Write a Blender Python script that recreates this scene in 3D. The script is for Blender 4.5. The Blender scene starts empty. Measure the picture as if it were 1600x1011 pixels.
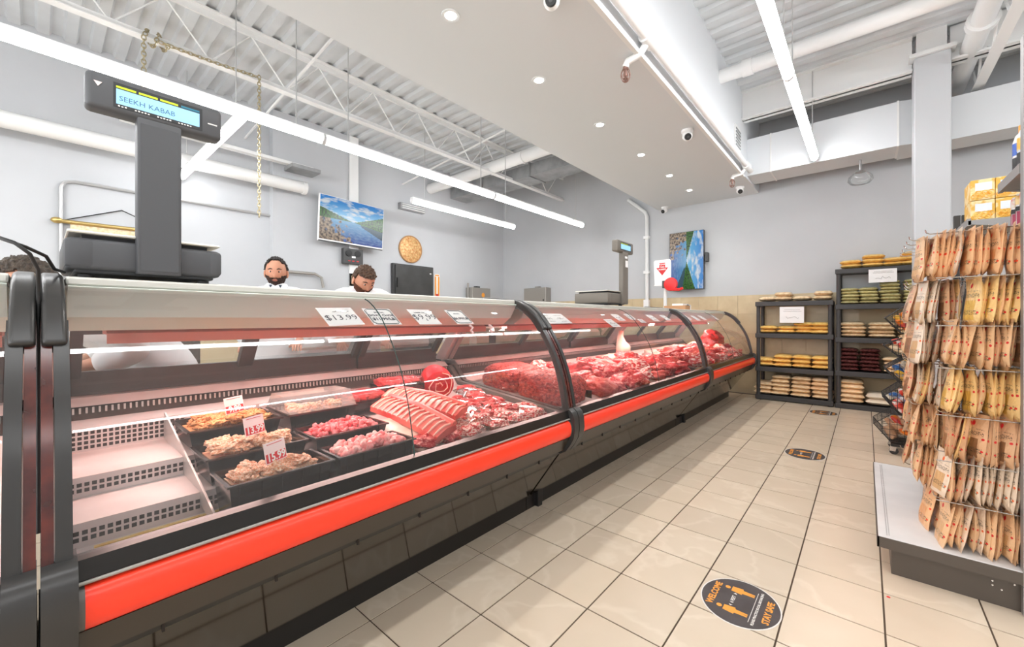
import bpy, bmesh, math, random
from mathutils import Vector, Matrix, noise
R = math.radians
random.seed(7)
SC = bpy.context.scene
COL = SC.collection

# ------------------------------------------------------------------ camera, world, exposure
cam_d = bpy.data.cameras.new('camera')
cam_d.sensor_width = 36.0
cam_d.lens = 640.0 / 1600.0 * 36.0
cam_d.shift_y = -7.0 / 1600.0
cam_d.clip_start = 0.02
cam = bpy.data.objects.new('camera', cam_d)
COL.objects.link(cam)
cam.location = (0, 0, 1.2)
cam.rotation_euler = (R(90), 0, 0.712)
SC.camera = cam
w = bpy.data.worlds.new('world'); SC.world = w
w.use_nodes = True
w.node_tree.nodes['Background'].inputs[0].default_value = (0.9, 0.95, 1, 1)
w.node_tree.nodes['Background'].inputs[1].default_value = 0.3
SC.view_settings.view_transform = 'Standard'
SC.view_settings.look = 'None'
SC.view_settings.gamma = 1.0
SC.view_settings.use_curve_mapping = False
SC.view_settings.exposure = 0.17
CASE_W = 7.5
LED = 24.5          # radiance of the ceiling tubes
try:
    SC.cycles.max_bounces = 8
    SC.cycles.diffuse_bounces = 5
    SC.cycles.transparent_max_bounces = 32
    SC.cycles.caustics_reflective = False
    SC.cycles.caustics_refractive = False
    SC.cycles.sample_clamp_indirect = 6.0
except Exception:
    pass

# fill light added behind the viewer to brighten the floor and ceiling
ld_ = bpy.data.lights.new('added_fill_light', 'AREA'); ld_.shape = 'RECTANGLE'; ld_.size = 8.0; ld_.size_y = 2.5
ld_.energy = 190.0; ld_.color = (0.97, 0.985, 1.0)
lo_ = bpy.data.objects.new('added_fill_light', ld_); COL.objects.link(lo_)
lo_.location = (-.5, -3.93, 1.75); lo_.rotation_euler = (R(90), 0, 0)

# ------------------------------------------------------------------ helpers
def C(r, g, b):
    def f(v):
        v /= 255.0
        return v / 12.92 if v <= 0.04045 else ((v + 0.055) / 1.055) ** 2.4
    return (f(r), f(g), f(b), 1.0)

MATS = {}
def mat(name, col, rough=0.6, metal=0.0, var=None, vscale=8.0, bump=0.0, bscale=40.0, emit=None, estr=0.0, coat=0.0, spec=0.5, rnd=0.0, detail=4.0, lo=.35, hi=.65, trans=0.0):
    """principled material; var = second colour mixed in by noise, rnd = per-object brightness variation"""
    m = bpy.data.materials.new(name); m.use_nodes = True
    nt = m.node_tree; b = nt.nodes['Principled BSDF']
    b.inputs['Base Color'].default_value = col
    b.inputs['Roughness'].default_value = rough
    b.inputs['Metallic'].default_value = metal
    b.inputs['Specular IOR Level'].default_value = spec
    b.inputs['Coat Weight'].default_value = coat
    b.inputs['Coat Roughness'].default_value = 0.08
    if trans: b.inputs['Transmission Weight'].default_value = trans
    if emit:
        b.inputs['Emission Color'].default_value = emit
        b.inputs['Emission Strength'].default_value = estr
    src = None
    if var or bump or rnd:
        tc = nt.nodes.new('ShaderNodeTexCoord'); oi = nt.nodes.new('ShaderNodeObjectInfo')
        ad = nt.nodes.new('ShaderNodeVectorMath'); ad.operation = 'ADD'
        sc = nt.nodes.new('ShaderNodeMath'); sc.operation = 'MULTIPLY'; sc.inputs[1].default_value = 37.0
        nt.links.new(oi.outputs['Random'], sc.inputs[0])
        nt.links.new(tc.outputs['Object'], ad.inputs[0]); nt.links.new(sc.outputs[0], ad.inputs[1])
        vec = ad.outputs[0]
    if var:
        n = nt.nodes.new('ShaderNodeTexNoise'); n.inputs['Scale'].default_value = vscale; n.inputs['Detail'].default_value = detail
        nt.links.new(vec, n.inputs['Vector'])
        mr = nt.nodes.new('ShaderNodeMapRange'); mr.inputs[1].default_value = lo; mr.inputs[2].default_value = hi
        nt.links.new(n.outputs['Fac'], mr.inputs[0])
        mx = nt.nodes.new('ShaderNodeMix'); mx.data_type = 'RGBA'
        mx.inputs[6].default_value = col; mx.inputs[7].default_value = var
        nt.links.new(mr.outputs[0], mx.inputs[0]); src = mx.outputs[2]
    if rnd:
        hs = nt.nodes.new('ShaderNodeHueSaturation')
        if src: nt.links.new(src, hs.inputs['Color'])
        else: hs.inputs['Color'].default_value = col
        mr = nt.nodes.new('ShaderNodeMapRange'); mr.inputs[3].default_value = 1 - rnd; mr.inputs[4].default_value = 1 + rnd
        nt.links.new(oi.outputs['Random'], mr.inputs[0]); nt.links.new(mr.outputs[0], hs.inputs['Value']); src = hs.outputs[0]
    if src: nt.links.new(src, b.inputs['Base Color'])
    if bump:
        n2 = nt.nodes.new('ShaderNodeTexNoise'); n2.inputs['Scale'].default_value = bscale; n2.inputs['Detail'].default_value = 3
        nt.links.new(vec, n2.inputs['Vector'])
        bp = nt.nodes.new('ShaderNodeBump'); bp.inputs['Strength'].default_value = bump; bp.inputs['Distance'].default_value = 0.01
        nt.links.new(n2.outputs['Fac'], bp.inputs['Height']); nt.links.new(bp.outputs[0], b.inputs['Normal'])
    MATS[name] = m
    return m

def glass_mat(name, tint=(1, 1, 1, 1), mirror=0.06, rough=0.0, haze=None, haze_amt=0.0, shadow=True):
    """thin sheet glass: clear transmission plus a fresnel reflection"""
    m = bpy.data.materials.new(name); m.use_nodes = True
    nt = m.node_tree; nt.nodes.remove(nt.nodes['Principled BSDF'])
    out = nt.nodes['Material Output']
    tr = nt.nodes.new('ShaderNodeBsdfTransparent'); tr.inputs[0].default_value = tint
    gl = nt.nodes.new('ShaderNodeBsdfGlossy'); gl.inputs['Roughness'].default_value = rough
    fr = nt.nodes.new('ShaderNodeLayerWeight'); fr.inputs[0].default_value = 0.25
    mr = nt.nodes.new('ShaderNodeMapRange'); mr.inputs[3].default_value = mirror; mr.inputs[4].default_value = 0.7
    nt.links.new(fr.outputs['Fresnel'], mr.inputs[0])
    mx = nt.nodes.new('ShaderNodeMixShader')
    nt.links.new(mr.outputs[0], mx.inputs[0]); nt.links.new(tr.outputs[0], mx.inputs[1]); nt.links.new(gl.outputs[0], mx.inputs[2])
    last = mx.outputs[0]
    if haze:
        df = nt.nodes.new('ShaderNodeBsdfDiffuse'); df.inputs[0].default_value = haze
        m2 = nt.nodes.new('ShaderNodeMixShader'); m2.inputs[0].default_value = haze_amt
        nt.links.new(last, m2.inputs[1]); nt.links.new(df.outputs[0], m2.inputs[2]); last = m2.outputs[0]
    nt.links.new(last, out.inputs[0])
    MATS[name] = m
    return m

class MB:
    def __init__(s): s.v = []; s.f = []; s.uv = {}
    def add(s, vs, fs, M=None):
        o = len(s.v)
        s.v += [tuple(M @ Vector(p)) if M else tuple(p) for p in vs]
        s.f += [tuple(i + o for i in f) for f in fs]
        return s
    def box(s, x0, x1, y0, y1, z0, z1, M=None):
        vs = [(x0, y0, z0), (x1, y0, z0), (x1, y1, z0), (x0, y1, z0), (x0, y0, z1), (x1, y0, z1), (x1, y1, z1), (x0, y1, z1)]
        return s.add(vs, [(3, 2, 1, 0), (4, 5, 6, 7), (0, 1, 5, 4), (1, 2, 6, 5), (2, 3, 7, 6), (3, 0, 4, 7)], M)
    def rbox(s, x0, x1, y0, y1, z0, z1, r=0.01, seg=2, M=None):
        bm = bmesh.new()
        t = MB().box(x0, x1, y0, y1, z0, z1)
        vv = [bm.verts.new(p) for p in t.v]
        for f in t.f: bm.faces.new([vv[i] for i in f])
        bmesh.ops.bevel(bm, geom=bm.edges[:], offset=r, segments=seg, affect='EDGES', profile=0.5)
        bm.verts.index_update()
        vs = [tuple(v.co) for v in bm.verts]; fs = [tuple(v.index for v in f.verts) for f in bm.faces]
        bm.free()
        return s.add(vs, fs, M)
    def prism(s, pts, a, b, axis='y', M=None, caps=True):
        """2D outline (p,q) extruded a..b along an axis: y->(p,t,q)  x->(t,p,q)  z->(p,q,t)"""
        mk = {'y': lambda p, t: (p[0], t, p[1]), 'x': lambda p, t: (t, p[0], p[1]), 'z': lambda p, t: (p[0], p[1], t)}[axis]
        n = len(pts)
        vs = [mk(p, a) for p in pts] + [mk(p, b) for p in pts]
        fs = [(i, (i + 1) % n, n + (i + 1) % n, n + i) for i in range(n)]
        if caps: fs += [tuple(range(n - 1, -1, -1)), tuple(range(n, 2 * n))]
        return s.add(vs, fs, M)
    def strip(s, pts, a, b, axis='y', M=None):
        mk = {'y': lambda p, t: (p[0], t, p[1]), 'x': lambda p, t: (t, p[0], p[1])}[axis]
        n = len(pts)
        return s.add([mk(p, a) for p in pts] + [mk(p, b) for p in pts], [(i, i + 1, n + i + 1, n + i) for i in range(n - 1)], M)
    def tube(s, path, r, n=8, closed=False, M=None, caps=True):
        path = [Vector(p) for p in path]; rings = []
        up = Vector((0, 0, 1)); prev = None; N = len(path); vs = []
        for i, p in enumerate(path):
            if closed: t = (path[(i + 1) % N] - path[i - 1])
            else: t = path[min(i + 1, N - 1)] - path[max(i - 1, 0)]
            t.normalize()
            if prev is None:
                a = up if abs(t.z) < 0.9 else Vector((1, 0, 0))
                u = t.cross(a).normalized()
            else:
                u = (prev - t * prev.dot(t))
                u = u.normalized() if u.length > 1e-6 else t.orthogonal().normalized()
            prev = u; v = t.cross(u)
            rr = r[i] if isinstance(r, (list, tuple)) else r
            vs += [tuple(p + rr * (math.cos(k * 2 * math.pi / n) * u + math.sin(k * 2 * math.pi / n) * v)) for k in range(n)]
        fs = []
        for i in range(N if closed else N - 1):
            j = (i + 1) % N
            fs += [(i * n + k, i * n + (k + 1) % n, j * n + (k + 1) % n, j * n + k) for k in range(n)]
        if caps and not closed:
            fs += [tuple(range(n - 1, -1, -1)), tuple((N - 1) * n + k for k in range(n))]
        return s.add(vs, fs, M)
    def lathe(s, prof, n=20, M=None, cap=True):
        """profile [(r,z)...] about z"""
        vs = []
        for r, z in prof: vs += [(r * math.cos(2 * math.pi * k / n), r * math.sin(2 * math.pi * k / n), z) for k in range(n)]
        fs = []
        for i in range(len(prof) - 1):
            fs += [(i * n + k, i * n + (k + 1) % n, (i + 1) * n + (k + 1) % n, (i + 1) * n + k) for k in range(n)]
        if cap: fs += [tuple(range(n - 1, -1, -1)), tuple((len(prof) - 1) * n + k for k in range(n))]
        return s.add(vs, fs, M)
    def torus(s, R1, r, n=16, m=6, M=None, sx=1.0):
        vs = []; fs = []
        for i in range(n):
            a = 2 * math.pi * i / n
            for j in range(m):
                b = 2 * math.pi * j / m
                vs.append(((R1 + r * math.cos(b)) * math.cos(a) * sx, (R1 + r * math.cos(b)) * math.sin(a), r * math.sin(b)))
        for i in range(n):
            for j in range(m):
                fs.append((i * m + j, ((i + 1) % n) * m + j, ((i + 1) % n) * m + (j + 1) % m, i * m + (j + 1) % m))
        return s.add(vs, fs, M)
    def sphere(s, c, rx, ry=None, rz=None, n=14, m=9, fn=None, M=None):
        ry = ry or rx; rz = rz or rx
        vs = []; fs = []
        for i in range(m + 1):
            th = math.pi * i / m
            for j in range(n):
                ph = 2 * math.pi * j / n
                d = Vector((math.sin(th) * math.cos(ph), math.sin(th) * math.sin(ph), math.cos(th)))
                k = fn(d) if fn else 1.0
                vs.append((c[0] + rx * d.x * k, c[1] + ry * d.y * k, c[2] + rz * d.z * k))
        for i in range(m):
            for j in range(n):
                fs.append((i * n + j, (i + 1) * n + j, (i + 1) * n + (j + 1) % n, i * n + (j + 1) % n))
        return s.add(vs, fs, M)
    def mesh(s, name, smooth=False):
        me = bpy.data.meshes.new(name); me.from_pydata(s.v, [], s.f); me.validate(); me.update()
        bm = bmesh.new(); bm.from_mesh(me)
        bmesh.ops.remove_doubles(bm, verts=bm.verts[:], dist=1e-6)
        bmesh.ops.recalc_face_normals(bm, faces=bm.faces[:]); bm.to_mesh(me); bm.free()
        if smooth:
            for p in me.polygons: p.use_smooth = True
            try: me.set_sharp_from_angle(angle=R(smooth if smooth > 1 else 40))
            except Exception: pass
        return me

def W(o):
    m = o.matrix_parent_inverse @ o.matrix_basis if o.parent else o.matrix_basis
    return W(o.parent) @ m if o.parent else m.copy()
def link(name, me, m, parent=None, local=False):
    o = bpy.data.objects.new(name, me); COL.objects.link(o)
    if m and not me.materials: me.materials.append(MATS[m] if isinstance(m, str) else m)
    if parent:
        o.parent = parent
        if not local: o.matrix_parent_inverse = W(parent).inverted()
    return o
def obj(name, mb, m, parent=None, smooth=False, local=False):
    return link(name, mb.mesh(name, smooth), m, parent, local)
def tag(o, label=None, cat=None, group=None, kind=None):
    if label: o['label'] = label
    if cat: o['category'] = cat
    if group: o['group'] = group
    if kind: o['kind'] = kind
    return o
def thing(name, label, cat, loc=(0, 0, 0), rot=(0, 0, 0), group=None):
    o = bpy.data.objects.new(name, None); COL.objects.link(o)
    o.empty_display_size = 0.05
    o.location = loc; o.rotation_euler = rot
    return tag(o, label, cat, group)
def struct(name, mb, m, smooth=False, parent=None, label=None):
    o = obj(name, mb, m, parent, smooth)
    if not parent: o['kind'] = 'structure'
    if label: o['label'] = label
    return o
def dup(root, loc=None, rot=None, label=None, group=None):
    r = root.copy(); COL.objects.link(r)
    if loc: r.location = loc
    if rot: r.rotation_euler = rot
    if label: r['label'] = label
    if group: r['group'] = group
    for ch in root.children:
        c = ch.copy(); COL.objects.link(c); c.parent = r; c.matrix_parent_inverse = ch.matrix_parent_inverse.copy()
        for g in ch.children:
            d = g.copy(); COL.objects.link(d); d.parent = c; d.matrix_parent_inverse = g.matrix_parent_inverse.copy()
    return r
def text_mb(body, size, M, ext=0.0006, align='CENTER', bold=0.0):
    cu = bpy.data.curves.new('t', 'FONT'); cu.body = body; cu.size = size; cu.extrude = ext
    cu.align_x = align; cu.align_y = 'CENTER'; cu.offset = bold; cu.resolution_u = 2
    o = bpy.data.objects.new('t', cu); COL.objects.link(o)
    dg = bpy.context.evaluated_depsgraph_get()
    me = bpy.data.meshes.new_from_object(o.evaluated_get(dg))
    mb = MB(); mb.add([v.co[:] for v in me.vertices], [tuple(p.vertices) for p in me.polygons], M)
    bpy.data.objects.remove(o); bpy.data.curves.remove(cu); bpy.data.meshes.remove(me)
    return mb
def frame_M(o, xdir, ydir):
    """matrix whose local x,y lie on xdir,ydir at origin o"""
    x = Vector(xdir).normalized(); y = Vector(ydir).normalized(); z = x.cross(y)
    return Matrix(((x.x, y.x, z.x, o[0]), (x.y, y.y, z.y, o[1]), (x.z, y.z, z.z, o[2]), (0, 0, 0, 1)))
ORD = ['first', 'second', 'third', 'fourth', 'fifth', 'sixth', 'seventh', 'eighth', 'ninth', 'tenth', 'eleventh', 'twelfth', 'thirteenth', 'fourteenth', 'fifteenth', 'sixteenth', 'seventeenth', 'eighteenth', 'nineteenth', 'twentieth']

# ------------------------------------------------------------------ materials
mat('wall_paint', C(194, 196, 199), 0.75, var=C(190, 192, 195), vscale=1.5)
mat('ceiling_paint', C(219, 222, 225), 0.7)
mat('deck_paint', C(214, 217, 219), 0.65, var=C(206, 208, 210), vscale=3)
mat('pipe_paint', C(232, 232, 231), 0.45)
mat('duct_grey', C(176, 177, 178), 0.4, 0.5, var=C(150, 151, 152), vscale=5)
mat('grout', C(84, 68, 54), 0.9)
mat('wall_grout', C(196, 178, 146), 0.85)
mat('wall_tile', C(205, 186, 150), 0.35, var=C(191, 170, 134), vscale=5, rnd=0.04)
mat('case_black', C(26, 24, 23), 0.32, spec=0.5)
mat('plastic_black', C(50, 49, 48), 0.3)
mat('panel_gloss', C(34, 25, 15), 0.09, spec=0.9, coat=0.6)
mat('under_brown', C(58, 50, 42), 0.3, 0.0)
mat('bumper_red', C(250, 62, 36), 0.28, spec=0.5)
mat('bumper_end', C(96, 92, 88), 0.4)
mat('mahogany', C(92, 34, 24), 0.22, spec=0.7, var=C(50, 16, 14), vscale=12)
mat('steel', C(208, 204, 200), 0.33, 0.55, var=C(190, 184, 180), vscale=3)
mat('steel_top', C(214, 212, 204), 0.3, 0.35)
mat('canopy', C(222, 232, 214), 0.4)  # lower facet: its shade is put into this darker colour
mat('fill_glow', C(235, 240, 245), 0.2, emit=(.95, .98, 1, 1), estr=1.0)  # glow of the added fill window
mat('canopy_lit', C(238, 250, 240), 0.35)  # upper facet: its brighter light is put into this paler colour
mat('deck_steel', C(222, 210, 206), 0.38, 0.25, var=C(205, 190, 186), vscale=4)
mat('hole', C(40, 32, 28), 0.8)
mat('dark_frame', C(58, 50, 47), 0.4)
mat('pink_lamp', C(255, 170, 160), 0.4, emit=C(255, 178, 165), estr=5.0)
mat('lamp_red_rail', C(222, 138, 128), 0.4)
mat('led', C(255, 255, 255), 0.4, emit=(0.97, 0.985, 1.0, 1), estr=LED)
mat('led_end', C(240, 240, 240), 0.4)
mat('pot_emit', C(255, 255, 255), 0.4, emit=(1, 0.95, 0.86, 1), estr=20.0)
mat('white_plastic', C(238, 238, 238), 0.35)
mat('paper', C(240, 238, 236), 0.8)
mat('ink', C(60, 60, 70), 0.8)
mat('ink_green', C(40, 70, 66), 0.8)
mat('tag_red', C(214, 40, 46), 0.5)
mat('tag_white', C(246, 224, 222), 0.6)
mat('tray_black', C(30, 24, 22), 0.18, spec=0.7)
mat('scale_grey', C(78, 79, 82), 0.5)
mat('scale_dark', C(46, 47, 49), 0.5)
mat('scale_warm', C(112, 106, 98), 0.5)
mat('lcd', C(150, 205, 240), 0.3, emit=C(140, 205, 245), estr=0.3)
mat('lcd_text', C(70, 110, 150), 0.5)
mat('lime', C(190, 210, 40), 0.4, emit=C(180, 205, 30), estr=0.25)
mat('teal', C(40, 120, 145), 0.4)
mat('brass', C(196, 170, 110), 0.35, 0.8)
mat('chain_metal', C(176, 164, 134), 0.35, 0.7)
mat('cable', C(22, 22, 22), 0.5)
mat('grey_metal', C(158, 154, 148), 0.4, 0.3)
mat('conduit', C(196, 196, 196), 0.35, 0.5)
mat('dark_door', C(62, 62, 61), 0.42, 0.3, var=C(72, 72, 71), vscale=4)
mat('copper', C(196, 128, 70), 0.4, 0.3, var=C(232, 196, 140), vscale=26, bump=0.6, bscale=60)
mat('red', C(222, 34, 36), 0.3)
mat('sprinkler_wire', C(150, 116, 106), 0.4, 0.4)
mat('red_print', C(205, 36, 40), 0.5)
mat('resin', C(60, 58, 58), 0.55)
mat('wire_black', C(30, 26, 24), 0.4)
mat('wire_chrome', C(200, 196, 190), 0.25, 0.9)
mat('gondola', C(212, 211, 210), 0.5, var=C(202, 201, 200), vscale=5)
mat('gondola_dark', C(74, 66, 58), 0.4)
mat('gondola_grey', C(150, 148, 146), 0.45, 0.3)
mat('decal', C(62, 54, 54), 0.5, var=C(74, 66, 66), vscale=12)
mat('decal_white', C(226, 222, 216), 0.5)
mat('decal_orange', C(238, 158, 58), 0.5)
mat('skin', C(214, 158, 130), 0.55, var=C(200, 138, 110), vscale=9)
mat('hair_black', C(34, 27, 24), 0.6, bump=0.5, bscale=160)
mat('hair_brown', C(92, 66, 46), 0.6, var=C(60, 42, 30), vscale=60, bump=0.6, bscale=180)
mat('hair_grey', C(92, 80, 68), 0.6, var=C(58, 50, 44), vscale=60, bump=0.6, bscale=180)
mat('beard_dark', C(58, 36, 28), 0.8, bump=0.6, bscale=260)
mat('beard_brown', C(98, 56, 36), 0.8, bump=0.6, bscale=260)
mat('coat_white', C(238, 238, 240), 0.8, bump=0.15, bscale=25)
mat('shirt_dark', C(66, 78, 92), 0.8)
mat('trousers', C(44, 44, 50), 0.85)
mat('shoe', C(24, 22, 22), 0.5)
mat('eye_white', C(235, 230, 226), 0.3)
mat('eye_dark', C(38, 26, 20), 0.2)
mat('lip', C(186, 110, 98), 0.5)
# meats
mat('beef', C(188, 22, 32), 0.3, var=C(240, 150, 140), vscale=5, bump=0.5, bscale=16, lo=.52, hi=.62, rnd=.1, detail=7)
mat('beef_fat', C(204, 40, 46), 0.28, var=C(250, 212, 200), vscale=4.5, bump=0.5, bscale=16, lo=.47, hi=.55, rnd=.06, detail=7)
mat('beef_deep', C(160, 14, 24), 0.28, var=C(214, 60, 60), vscale=5, bump=0.5, bscale=16, rnd=.1, detail=7)
mat('ground', C(208, 74, 62), 0.45, var=C(150, 34, 30), vscale=45, bump=1.0, bscale=75, rnd=.04, lo=.42, hi=.6)
mat('chicken', C(222, 140, 92), 0.3, var=C(246, 210, 180), vscale=3.2, bump=0.7, bscale=7, rnd=.1, detail=7, lo=.42, hi=.58)
mat('chicken_spice', C(196, 108, 40), 0.36, var=C(232, 176, 116), vscale=3.5, bump=0.7, bscale=7, rnd=.12, detail=7, lo=.42, hi=.58)
mat('dice_red', C(222, 44, 56), 0.3, var=C(246, 140, 140), vscale=30, rnd=.1)
mat('dice_pink', C(226, 96, 98), 0.32, var=C(248, 190, 182), vscale=26, rnd=.1)
mat('fat', C(246, 214, 196), 0.4, var=C(238, 180, 160), vscale=10, bump=0.2)
mat('rib_pink', C(232, 116, 104), 0.36, var=C(208, 60, 58), vscale=6, bump=0.4, bscale=16, detail=6)
mat('bone', C(244, 176, 156), 0.4)
# bags
mat('bag_yellow', C(248, 210, 130), 0.3, var=C(232, 180, 90), vscale=26, bump=0.3, bscale=30, rnd=.1)
mat('bag_tan', C(238, 200, 150), 0.3, var=C(248, 222, 186), vscale=26, bump=0.3, bscale=30, rnd=.1)
mat('bag_green', C(220, 210, 162), 0.33, var=C(184, 174, 116), vscale=40, bump=0.3, bscale=30, rnd=.08)
mat('bag_beige', C(242, 218, 182), 0.35, var=C(212, 178, 132), vscale=30, bump=0.3, bscale=30, rnd=.06)
mat('bag_brown', C(112, 66, 62), 0.25, var=C(74, 40, 40), vscale=40, bump=0.3, bscale=30, rnd=.15)
mat('bag_white', C(236, 222, 198), 0.35, var=C(226, 214, 196), vscale=12, bump=0.3, bscale=30, rnd=.05)
mat('snack_red', C(226, 66, 44), 0.3, var=C(240, 236, 230), vscale=14, lo=.5, hi=.6, rnd=.1)
mat('snack_blue', C(50, 110, 180), 0.3, var=C(236, 226, 210), vscale=14, lo=.5, hi=.6, rnd=.1)
mat('snack_orange', C(240, 130, 30), 0.3, var=C(200, 60, 60), vscale=14, lo=.5, hi=.6, rnd=.1)
mat('snack_yellow', C(240, 190, 60), 0.3, var=C(70, 120, 170), vscale=14, lo=.55, hi=.62, rnd=.1)
mat('snack_tan', C(206, 168, 132), 0.35, var=C(150, 110, 84), vscale=16, rnd=.1)
mat('box_yellow', C(224, 176, 70), 0.5, var=C(238, 214, 160), vscale=18, lo=.48, hi=.56)
mat('box_label', C(226, 232, 238), 0.5)
mat('noodle', C(236, 160, 30), 0.5, var=C(250, 214, 120), vscale=60)
mat('pack_stripe', C(168, 52, 84), 0.4)
mat('pack_black', C(34, 32, 34), 0.4)
mat('bottle_blue', C(60, 100, 190), 0.3)
mat('film', C(255, 255, 255), 0.1)
mat('mount_dark', C(60, 60, 60), 0.4)
mat('wood', C(176, 130, 84), 0.5)
mat('card_brown', C(186, 140, 100), 0.7)
glass_mat('case_glass', (0.97, 0.975, 0.97, 1), 0.04, 0.0, C(236, 226, 220), 0.025)
glass_mat('clear_glass', (0.97, 0.98, 0.98, 1), 0.04)
glass_mat('wrap_film', (1, 0.98, 0.98, 1), 0.10, 0.12)
glass_mat('clear_plastic', (0.95, 0.95, 0.95, 1), 0.08, 0.05, C(235, 232, 228), 0.12)

def tile_mat():
    m = bpy.data.materials.new('floor_tile'); m.use_nodes = True
    nt = m.node_tree; b = nt.nodes['Principled BSDF']; L = nt.links.new
    b.inputs['Roughness'].default_value = 0.3
    b.inputs['Specular IOR Level'].default_value = 0.4
    tc = nt.nodes.new('ShaderNodeTexCoord'); oi = nt.nodes.new('ShaderNodeObjectInfo')
    geo = nt.nodes.new('ShaderNodeNewGeometry')
    mul = nt.nodes.new('ShaderNodeMath'); mul.operation = 'MULTIPLY'; mul.inputs[1].default_value = 53.0
    L(oi.outputs['Random'], mul.inputs[0])
    ad = nt.nodes.new('ShaderNodeVectorMath'); ad.operation = 'ADD'
    L(geo.outputs['Position'], ad.inputs[0]); L(mul.outputs[0], ad.inputs[1])
    n1 = nt.nodes.new('ShaderNodeTexNoise'); n1.inputs['Scale'].default_value = 4.0; n1.inputs['Detail'].default_value = 6
    L(ad.outputs[0], n1.inputs['Vector'])
    mx = nt.nodes.new('ShaderNodeMix'); mx.data_type = 'RGBA'
    mx.inputs[6].default_value = C(217, 201, 180); mx.inputs[7].default_value = C(203, 186, 162)
    L(n1.outputs['Fac'], mx.inputs[0])
    # pale marble veins
    n2 = nt.nodes.new('ShaderNodeTexNoise'); n2.inputs['Scale'].default_value = 2.2; n2.inputs['Detail'].default_value = 4; n2.inputs['Distortion'].default_value = .3
    L(ad.outputs[0], n2.inputs['Vector'])
    s1 = nt.nodes.new('ShaderNodeMath'); s1.operation = 'SUBTRACT'; s1.inputs[1].default_value = 0.5; L(n2.outputs['Fac'], s1.inputs[0])
    s2 = nt.nodes.new('ShaderNodeMath'); s2.operation = 'ABSOLUTE'; L(s1.outputs[0], s2.inputs[0])
    mr = nt.nodes.new('ShaderNodeMapRange'); mr.inputs[1].default_value = 0.0; mr.inputs[2].default_value = 0.03; mr.inputs[3].default_value = 0.22; mr.inputs[4].default_value = 0.0
    L(s2.outputs[0], mr.inputs[0])
    mx2 = nt.nodes.new('ShaderNodeMix'); mx2.data_type = 'RGBA'; mx2.inputs[7].default_value = C(240, 228, 210)
    L(mr.outputs[0], mx2.inputs[0]); L(mx.outputs[2], mx2.inputs[6])
    hs = nt.nodes.new('ShaderNodeHueSaturation'); v = nt.nodes.new('ShaderNodeMapRange'); v.inputs[3].default_value = 0.95; v.inputs[4].default_value = 1.04
    L(oi.outputs['Random'], v.inputs[0]); L(v.outputs[0], hs.inputs['Value']); L(mx2.outputs[2], hs.inputs['Color'])
    L(hs.outputs[0], b.inputs['Base Color'])
    MATS['floor_tile'] = m
tile_mat()

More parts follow.
